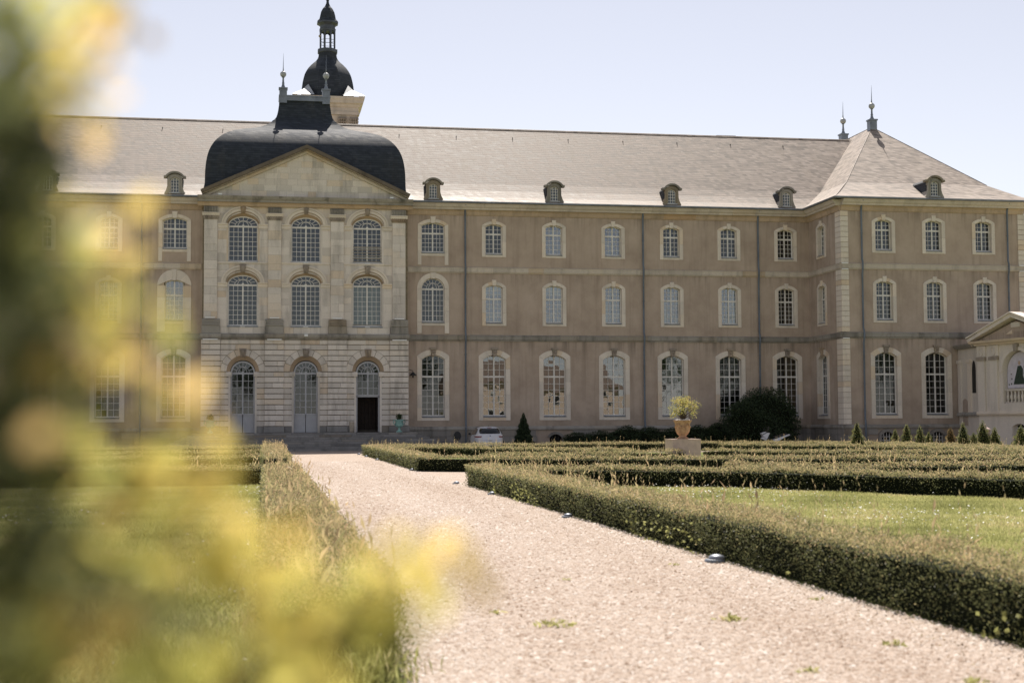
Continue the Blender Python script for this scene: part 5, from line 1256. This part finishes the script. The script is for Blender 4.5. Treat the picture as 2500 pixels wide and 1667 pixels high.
# ------------------------------------------------------------------ gravel stones and weeds on the path
def pebbles():
    n = 240000; y = CY+5.5+rng.random(n)**2.2*58; x = rng.uniform(PL-.02, PR+.05, n); d = np.hypot(x-CX, y-CY)
    r_ = (.005+.013*rng.random(n)**3)*(1+.018*d); k = rng.random(n) < np.clip(16/d, .2, 1); x, y, r_ = x[k], y[k], r_[k]; n = len(x)
    o8 = np.array([(1, 0, 0), (0, 1, 0), (-1, 0, 0), (0, -1, 0), (0, 0, .75), (0, 0, -.5)]); F8 = np.array([0, 1, 4, 1, 2, 4, 2, 3, 4, 3, 0, 4, 1, 0, 5, 2, 1, 5, 3, 2, 5, 0, 3, 5])[:12]
    a = rng.random(n)*6.28; st = rng.uniform(.7, 1.5, (n, 2)); V = np.tile(o8, (n, 1, 1))*rng.uniform(.8, 1.2, (n, 6, 1)); V[:, :, 0] *= st[:, 0:1]; V[:, :, 1] *= st[:, 1:2]
    c, s = np.cos(a)[:, None], np.sin(a)[:, None]; X = V[:, :, 0]*c-V[:, :, 1]*s; Y = V[:, :, 0]*s+V[:, :, 1]*c; rr = r_[:, None]
    V = np.stack([X*rr+x[:, None], Y*rr+y[:, None], V[:, :, 2]*rr+.006+rr*.12], 2).reshape(-1, 3)
    trk = .09*np.sin(x*3.1+.4*np.sin(y*.35))+.07*np.sin(x*1.3+y*.21+2)
    F = (np.arange(n)[:, None]*6+F8).reshape(-1); o = rawmesh('gravel_stones', 'pebble', V, F, 3, np.repeat(np.clip(.5+trk+.25*rng.normal(size=n), 0, 1), 6), smooth=True)
    tag(o, 'loose pale pebbles covering the gravel path', 'gravel'); o['kind'] = 'stuff'
pebbles()
n = 2600; yy = CY+6+rng.random(n)**1.6*44; xx = np.where(rng.random(n) < .45, PR-.06-abs(rng.normal(size=n))*.30, rng.uniform(PL, PR, n)); kk = rng.random(n) < np.clip(14/np.hypot(xx-CX, yy-CY), .2, 1); xx, yy = xx[kk], yy[kk]
P = np.stack([xx, yy, .022+.012*rng.random(len(xx))], 1); o = cloud('leaf_litter', 'litter', P, rng.random(len(xx)), rng.uniform(.010, .034, len(xx)), None, up=np.stack([rng.normal(size=len(xx)), rng.normal(size=len(xx)), rng.normal(size=len(xx))*.15], 1), aspect=.45); tag(o, 'dry brown leaf flecks strewn over the gravel path', 'leaf litter'); o['kind'] = 'stuff'
n = 520; P = np.stack([-2.05+.13*rng.normal(size=n), -85.7+.25*rng.normal(size=n), .06+.16*rng.random(n)], 1); o = cloud('rough_grass', 'grass', P, np.clip(.35+.35*rng.normal(size=n), 0, 1), rng.uniform(.07, .16, n), None, up=np.tile([0, 0, 1.3], (n, 1)), aspect=.09); tag(o, 'rough tall grass at the near end of the left path hedge', 'grass'); o['kind'] = 'stuff'
weeds = [(-.42, -83.4, 1.7, 'large sprawling'), (-.75, -82.6, .8, 'small pale'), (1.02, -83.4, 1.3, 'spiky'), (1.75, -84.9, .9, 'low flat'), (.75, -85.8, .8, 'tiny upright'), (1.55, -86.4, 1.0, 'round'), (2.2, -82.3, .7, 'faint'), (-1.3, -80.6, .9, 'thin'), (.35, -80.2, .6, 'far tiny'), (1.85, -79.0, .6, 'far faint')]
for i, (x, y, sz, w_) in enumerate(weeds):
    t = thing('weed', '%s green weed tuft sprouting from the gravel path' % w_, 'weed', (x, y, .006), group='weed tufts on the gravel path')
    n = int(34*sz); a = rng.random(n)*6.28; r_ = .11*sz*rng.random(n); P = np.stack([r_*np.cos(a), r_*np.sin(a)*.8, .010+.035*rng.random(n)*sz*(1-np.clip(r_*5, 0, .9))], 1)
    cloud('leaves', 'grass', P, np.clip(.45+.25*rng.normal(size=n), 0, 1), rng.uniform(.025, .07, n)*sz**.5, t, up=np.stack([np.cos(a), np.sin(a), rng.uniform(.1, 1.0, n)], 1), aspect=.3)['kind'] = 'stuff'

# ------------------------------------------------------------------ ground spotlights along the path
sp = [(-78.7, 'nearest to the camera'), (-70.6, 'second from the camera'), (-62.4, 'third from the camera'), (-56.3, 'at the near hedge corner'), (-44.6, 'at the corner of the far parterre'), (-29.1, 'halfway along the far hedge'), (-22.1, 'second from the steps'), (-16.4, 'nearest to the steps')]
for y, w_ in sp:
    t = thing('ground_spotlight', 'small grey dome spotlight at the hedge foot, %s' % w_, 'spotlight', (2.42, y, .006), group='ground spotlights along the path hedge'); t.scale = (.62 if y > -75 else .78,)*3
    MB().lathe([(.15, 0), (.155, .02), (.145, .05), (.10, .055)], (0, 0, 0), 18).build('base_ring', 'pipe', t, True)
    MB().lathe([(.125, .04), (.12, .08), (.095, .105), (.05, .12), (.005, .125)], (.03, 0, 0), 18).build('dome', 'zinc', t, True)

# ------------------------------------------------------------------ parked car
def car(loc, rz):
    t = thing('parked_car', 'white hatchback parked with its rear to the garden below the abbey wall', 'car', loc, rz)
    lv = [(.20, .80, -2.00, 1.98, 4), (.30, .88, -2.10, 2.10, 4), (.50, .90, -2.15, 2.14, 4), (.60, .905, -2.14, 2.12, 4), (.74, .905, -2.07, 2.04, 4), (.88, .89, -2.02, 1.85, 4), (.96, .86, -1.99, 1.45, 4), (1.04, .82, -1.94, 1.12, 4), (1.15, .77, -1.86, .95, 4), (1.27, .70, -1.75, .72, 4), (1.37, .64, -1.62, .50, 4), (1.44, .55, -1.46, .2, 3.4), (1.475, .40, -1.2, 0., 3), (1.487, .16, -.8, -.3, 2.4)]
    def sup(z):
        for a, b in zip(lv, lv[1:]):
            if a[0] <= z <= b[0]:
                u = (z-a[0])/(b[0]-a[0]); return [a[i]+(b[i]-a[i])*u for i in range(5)]
        return list(lv[-1])
    m = 40; mb = MB()
    for z, w, r_, f, e in lv:
        yc, ly = (r_+f)/2, (f-r_)/2
        for i in range(m):
            a = 2*math.pi*i/m; c, s = math.cos(a), math.sin(a)
            mb.v.append((w*math.copysign(abs(c)**(2/e), c), yc+ly*math.copysign(abs(s)**(2/e), s), z))
    for r_ in range(len(lv)-1):
        for i in range(m): mb.f.append((r_*m+i, r_*m+(i+1) % m, (r_+1)*m+(i+1) % m, (r_+1)*m+i))
    mb.f += [tuple(range(m))[::-1], tuple(range((len(lv)-1)*m, len(lv)*m))]
    mb.build('body', 'carpaint', t, True)
    def rear(x, z, off=.012):
        _, w, r_, f, e = sup(z); ly = (f-r_)/2; x = max(-w*.995, min(w*.995, x)); return (x*1.004, (r_+f)/2-ly*(1-abs(x/w)**e)**(1/e)-off, z)
    def patch(name, mat, x0f, x1f, za, zb, nx=14, nz=6, off=.012):
        q = MB()
        for j in range(nz+1):
            z = za+(zb-za)*j/nz; a, b = x0f(z), x1f(z)
            for i in range(nx+1): q.v.append(rear(a+(b-a)*i/nx, z, off))
        for j in range(nz):
            for i in range(nx): k = j*(nx+1)+i; q.f.append((k, k+1, k+nx+2, k+nx+1))
        return q.build(name, mat, t, True)
    rw = lambda z: .63-.10*abs((z-1.17)/.2)**3 if z > 1.1 else .66-(1.1-z)*1.6
    patch('rear_window', 'carglass', lambda z: -rw(z), rw, 1.045, 1.375, 18, 8)
    patch('brake_light', 'redlamp', lambda z: -.13, lambda z: .13, 1.395, 1.425, 6, 2, .02)
    for sg in (-1, 1):
        patch('tail_light', 'redlamp', lambda z: sg*(.50+.5*(.93-z)), lambda z: sg*.87, .82, .90, 10, 3, .014)
        patch('tail_light', 'white', lambda z: sg*(.55+1.2*(z-.905)), lambda z: sg*.84, .905, .985, 10, 3, .014)
        q = MB(); pts = [(-1.35, 1.02), (-1.05, .99), (.85, .97), (.55, 1.25), (-.2, 1.38), (-1.0, 1.36), (-1.35, 1.2)]
        for y, z in pts: q.v.append((sg*(sup(z)[1]+.012), y, z))
        q.f.append(tuple(range(len(pts)))); q.build('side_window', 'carglass', t)
        MB().lathe([(.01, -.07), (.08, -.05), (.09, .03), (.01, .07)], (sg*.98, .72, 1.03), 10).build('mirror', 'black', t, True)
        for y in (-1.32, 1.32):
            q = MB().lathe([(.16, -.1), (.30, -.1), (.315, -.06), (.315, .06), (.30, .1), (.16, .1)], (0, 0, 0), 22); q.v = [(sg*.80+z, y+x, .315+yy) for x, yy, z in q.v]; w_ = q.build('wheel', 'rubber', t, True)
            q = MB().lathe([(.02, .08), (.2, .085), (.2, .02)], (0, 0, 0), 16); q.v = [(sg*.83+z*sg, y+x, .315+yy) for x, yy, z in q.v]; q.build('rim', 'zinc_pale', w_)
    patch('bumper_seam', 'black', lambda z: -.62, lambda z: .62, .645, .652, 10, 1, .01); patch('handle', 'pipe', lambda z: -.1, lambda z: .1, .60, .635, 4, 1, .012)
    patch('emblem', 'zinc', lambda z: -.035, lambda z: .035, .89, .95, 2, 2, .012)
    MB().lathe([(.03, 1.48), (.012, 1.52), (.005, 1.56)], (0, -1.0, 0), 8).build('aerial', 'black', t)
car((11.0, -6.6, .006), R(-2))

# ------------------------------------------------------------------ motor scooter
t = thing('motor_scooter', 'white and black motor scooter parked in front of the yew bush', 'scooter', (29.55, -7.6, .006))
def wheel(x, r_):
    q = MB().lathe([(r_*.55, -.06), (r_*.9, -.06), (r_, -.03), (r_, .03), (r_*.9, .06), (r_*.55, .06)], (0, 0, 0), 22); q.v = [(x+a, z, r_+b) for a, b, z in q.v]; return q
for x in (-.72, .66): w_ = wheel(x, .27).build('wheel', 'rubber', t, True); q = MB().lathe([(.03, -.05), (.15, -.03), (.15, .03), (.03, .05)], (0, 0, 0), 12); q.v = [(x+a, z, .27+b) for a, b, z in q.v]; q.build('rim', 'zinc', w_, True)
MB().prism([(-.95, .62), (-.66, .50), (-.45, .55), (-.42, .62), (-.70, .72), (-.93, .70)], -.10, .10, True).build('front_mudguard', 'carpaint', t)
MB().prism([(-.90, .84), (-.62, .99), (-.48, .995), (-.43, .965), (-.62, .60), (-.68, .60)], -.20, .20, True).build('front_shield', 'carpaint', t)
MB().prism([(-.95, .90), (-.86, .93), (-.62, 1.02), (-.66, 1.06), (-.80, 1.03), (-.96, .97)], -.15, .15, True).build('headlamp_cowl', 'carpaint', t)
MB().prism([(-.70, 1.02), (-.55, 1.04), (-.42, 1.34), (-.46, 1.36)], -.16, .16, True).build('windscreen', 'carglass', t)
MB().tube([(-.58, -.34, 1.08), (-.62, -.15, 1.06), (-.62, .15, 1.06), (-.58, .34, 1.08)], .022, 8).build('handlebar', 'black', t)
for sg in (-1, 1): MB().tube([(-.60, sg*.30, 1.08), (-.62, sg*.36, 1.22), (-.60, sg*.40, 1.24)], [.01, .01, .05], 8).build('mirror', 'black', t)
MB().prism([(-.62, .32), (.2, .30), (.2, .42), (-.40, .44), (-.50, .9), (-.58, .9)], -.17, .17, True).build('footboard', 'black', t)
MB().prism([(-.12, .44), (.22, .50), (.62, .72), (.90, .82), (.93, .86), (.86, .90), (.50, .78), (.0, .62), (-.2, .55)], -.19, .19, True).build('tail_fairing', 'carpaint', t)
MB().prism([(-.10, .64), (.50, .80), (.84, .90), (.70, .96), (.40, .90), (.25, .82), (-.06, .80)], -.15, .15, True).build('seat', 'black', t)

# ------------------------------------------------------------------ golden shrub beside the camera
GS = thing('golden_shrub', 'golden-leaved shrub close to the lens, blurred along the left edge', 'shrub', (-3.25, -93.85, 0), world=True)
CLU = [(-2.807, -93.903, 1.779, 0.0143, 0.0107, 0.42, 10), (-2.803, -93.963, 1.744, 0.0081, 0.0097, 0.2, 12), (-2.801, -93.972, 1.717, 0.0095, 0.0095, 0.08, 16), (-2.799, -93.967, 1.635, 0.0095, 0.0127, 0.1, 14), (-2.799, -93.964, 1.588, 0.0095, 0.0127, 0.08, 16), (-2.794, -93.972, 1.54, 0.0109, 0.0109, 0.12, 14), (-2.786, -93.867, 1.794, 0.0171, 0.0076, 0.82, 9), (-2.792, -93.925, 1.761, 0.0104, 0.0069, 0.5, 6), (-2.778, -93.827, 1.779, 0.0071, 0.0121, 0.95, 7), (-2.79, -93.864, 1.755, 0.0247, 0.0076, 0.78, 13), (-2.802, -93.922, 1.743, 0.0121, 0.0086, 0.6, 8), (-2.778, -93.778, 1.816, 0.0086, 0.0065, 0.9, 2), (-2.804, -93.94, 1.71, 0.0117, 0.02, 0.08, 22), (-2.803, -93.959, 1.678, 0.0097, 0.0242, 0.05, 22), (-2.802, -93.917, 1.659, 0.0156, 0.0225, 0.12, 20), (-2.802, -93.859, 1.707, 0.0114, 0.0114, 0.25, 7), (-2.791, -93.823, 1.749, 0.0121, 0.006, 0.85, 4), (-2.793, -93.82, 1.705, 0.0161, 0.0101, 0.8, 9), (-2.784, -93.78, 1.694, 0.0171, 0.0085, 0.88, 8), (-2.788, -93.839, 1.669, 0.0196, 0.0098, 0.7, 11), (-2.778, -93.799, 1.658, 0.0166, 0.0104, 0.62, 8), (-2.772, -93.86, 1.646, 0.0171, 0.0114, 0.55, 8), (-2.796, -93.916, 1.624, 0.0156, 0.0138, 0.95, 10), (-2.789, -93.856, 1.615, 0.0114, 0.0114, 0.3, 8), (-2.803, -93.934, 1.607, 0.01, 0.015, 0.08, 14), (-2.76, -93.8, 1.623, 0.0187, 0.0124, 0.85, 8), (-2.751, -93.78, 1.606, 0.0171, 0.0107, 0.93, 6), (-2.768, -93.838, 1.592, 0.0196, 0.0098, 0.75, 9), (-2.782, -93.875, 1.584, 0.0147, 0.0111, 0.45, 9), (-2.756, -93.798, 1.581, 0.0187, 0.0062, 0.72, 7), (-2.724, -93.783, 1.574, 0.0149, 0.0047, 0.7, 6), (-2.762, -93.837, 1.559, 0.0215, 0.0078, 0.5, 9), (-2.801, -93.912, 1.573, 0.0156, 0.0156, 0.15, 20), (-2.794, -93.932, 1.552, 0.0167, 0.0117, 0.12, 18), (-2.741, -93.799, 1.552, 0.0187, 0.0083, 0.72, 7), (-2.71, -93.824, 1.542, 0.0242, 0.0081, 0.78, 9), (-2.678, -93.829, 1.531, 0.0242, 0.0101, 0.72, 10), (-2.643, -93.815, 1.525, 0.0228, 0.0083, 0.72, 7), (-2.614, -93.8, 1.534, 0.0149, 0.0047, 0.8, 5), (-2.627, -93.817, 1.515, 0.0124, 0.0046, 0.6, 4), (-2.659, -93.832, 1.513, 0.0202, 0.0081, 0.68, 7), (-2.691, -93.867, 1.511, 0.0247, 0.0114, 0.62, 10), (-2.718, -93.842, 1.524, 0.0157, 0.0098, 0.66, 6), (-2.668, -93.87, 1.493, 0.019, 0.0114, 0.52, 6), (-2.706, -93.904, 1.495, 0.0214, 0.0089, 0.6, 8), (-2.732, -93.899, 1.497, 0.0143, 0.0089, 0.5, 7), (-2.774, -93.913, 1.514, 0.0138, 0.0156, 0.97, 9), (-2.793, -93.952, 1.529, 0.0129, 0.0145, 0.6, 12), (-2.794, -93.95, 1.507, 0.0145, 0.0097, 0.35, 12), (-2.755, -93.916, 1.497, 0.0138, 0.0069, 0.35, 8), (-2.777, -93.914, 1.535, 0.0121, 0.0086, 0.2, 9), (-2.759, -93.877, 1.541, 0.0166, 0.0111, 0.55, 9), (-2.735, -93.84, 1.539, 0.0176, 0.0078, 0.62, 8), (-2.74, -93.879, 1.519, 0.0166, 0.0111, 0.3, 9), (-2.762, -93.838, 1.573, 0.0176, 0.0078, 0.82, 8), (-2.727, -93.802, 1.559, 0.0124, 0.0062, 0.6, 5), (-2.776, -93.839, 1.631, 0.0118, 0.0118, 0.8, 7), (-2.795, -93.859, 1.68, 0.0152, 0.0133, 0.5, 9), (-2.795, -93.857, 1.65, 0.0152, 0.0114, 0.35, 9), (-2.792, -93.874, 1.597, 0.0147, 0.0111, 0.6, 8), (-2.702, -93.845, 1.526, 0.0176, 0.0098, 0.75, 8), (-2.631, -93.797, 1.536, 0.0171, 0.0053, 0.8, 6), (-2.653, -93.873, 1.501, 0.0114, 0.0095, 0.45, 5), (-2.681, -93.908, 1.493, 0.0161, 0.0071, 0.6, 7)]
P, T_, S_ = [], [], []; tw = MB()
for x, y, z, rx, rz, tn, n in CLU:
    n = int(n*(2.2 if tn < .4 else (1.6 if z < 1.56 else 1.15)))+1; c = np.array((x, y, z))
    q = rng.normal(size=(n, 3))*np.array([rx*.75, .035, rz*.8]); P.append(c+q); T_.append(np.clip(tn+.10*rng.normal(size=n), 0, 1)); S_.append(rng.uniform(.014, .026, n))
    b0 = Vector((-2.98+.1*random.random(), y-.02+random.uniform(-.05, .05), z-.28-.1*random.random()))
    tw.tube([tuple(b0), tuple((b0+Vector((x, y, z)))/2+Vector((-.02, 0, .02))), (x, y, z)], [.004, .003, .0012], 5)
n = 5200; Q = dome_pts(n, (-3.30, -93.80, 1.15), (.40, .42, .78), .75, -1)
Q = Q[Q[:, 0] < CX-.172*(Q[:, 1]-CY)*1.0-.03]
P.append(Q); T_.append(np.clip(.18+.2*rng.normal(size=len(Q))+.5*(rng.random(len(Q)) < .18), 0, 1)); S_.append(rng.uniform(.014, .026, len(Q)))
for i in range(16):
    a = random.uniform(0, 6.28); r_ = random.uniform(.1, .32); tw.tube([(-3.25+.03*math.cos(a), -93.85+.03*math.sin(a), 0), (-3.27+r_*.5*math.cos(a), -93.83+r_*.5*math.sin(a), .6), (-3.30+r_*math.cos(a)*.9, -93.8+r_*math.sin(a), random.uniform(1.1, 1.8))], [.014, .009, .003], 6)
tw.build('twigs', 'bark', GS)
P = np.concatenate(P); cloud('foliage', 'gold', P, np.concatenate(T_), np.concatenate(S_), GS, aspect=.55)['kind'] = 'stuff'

# ------------------------------------------------------------------ what stands behind the camera (seen in the window panes)
def tree(x, y, h, r_, label, n=7000):
    t = thing('tree', label, 'tree', (x, y, 0), group='trees behind the garden')
    tr_ = MB().tube([(0, 0, 0), (.1, 0, h*.3), (0, .1, h*.62)], [.32, .24, .1], 9)
    for i in range(7):
        a = i*.9; tr_.tube([(0, 0, h*(.3+.04*i)), (r_*.5*math.cos(a), r_*.5*math.sin(a), h*(.5+.05*i))], [.13, .04], 6)
    tr_.build('trunk', 'bark', t)
    P = []
    for i in range(26):
        a, e = random.uniform(0, 6.28), random.uniform(-.6, 1.5); q = random.uniform(.35, .85); c = np.array([r_*q*math.cos(a)*math.cos(e), r_*q*math.sin(a)*math.cos(e), h*.62+h*.36*q*math.sin(e)])
        P.append(c+rng.normal(size=(n//26, 3))*np.array([r_*.2, r_*.2, h*.07]))
    P = np.concatenate(P); cloud('crown', 'tree_leaf', P, rng.random(len(P)), .28, t)['kind'] = 'stuff'
for i, (x, y, h, r_) in enumerate(((-16, -128, 15, 5.5), (-4, -134, 13, 5), (9, -132, 17, 5.5), (20, -130, 16, 5), (62, -135, 15, 6), (74, -132, 17, 6), (86, -136, 16, 6), (98, -132, 17, 6), (-30, -130, 14, 5.5))):
    tree(x, y, h, r_, 'leafy tree behind the camera, number %s from the left' % ['two', 'three', 'four', 'five', 'six', 'seven', 'eight', 'nine', 'one'][i])
H = thing('house', 'cream rendered house with brown tiled roof behind the camera', 'house', (41, -136, 0), world=True)
MB().box(27, 55, -141, -132, 0, 7.4).build('wall', 'cream', H)
MB().add([(26.6, -131.5, 7.3), (55.4, -131.5, 7.3), (55.4, -141.5, 7.3), (26.6, -141.5, 7.3), (29.5, -136.5, 11.4), (52.5, -136.5, 11.4)], [(0, 1, 5, 4), (1, 2, 5), (2, 3, 4, 5), (3, 0, 4)]).build('roof', 'tile', H)
for i in range(6):
    x = 29.5+i*4.6
    for z in (1.0, 4.6): w_ = MB().box(x-.6, x+.6, -131.98, -131.9, z, z+1.7).build('window', 'frame', H); MB().box(x-.5, x+.5, -131.9, -131.88, z+.1, z+1.6).build('pane', 'dark', w_)
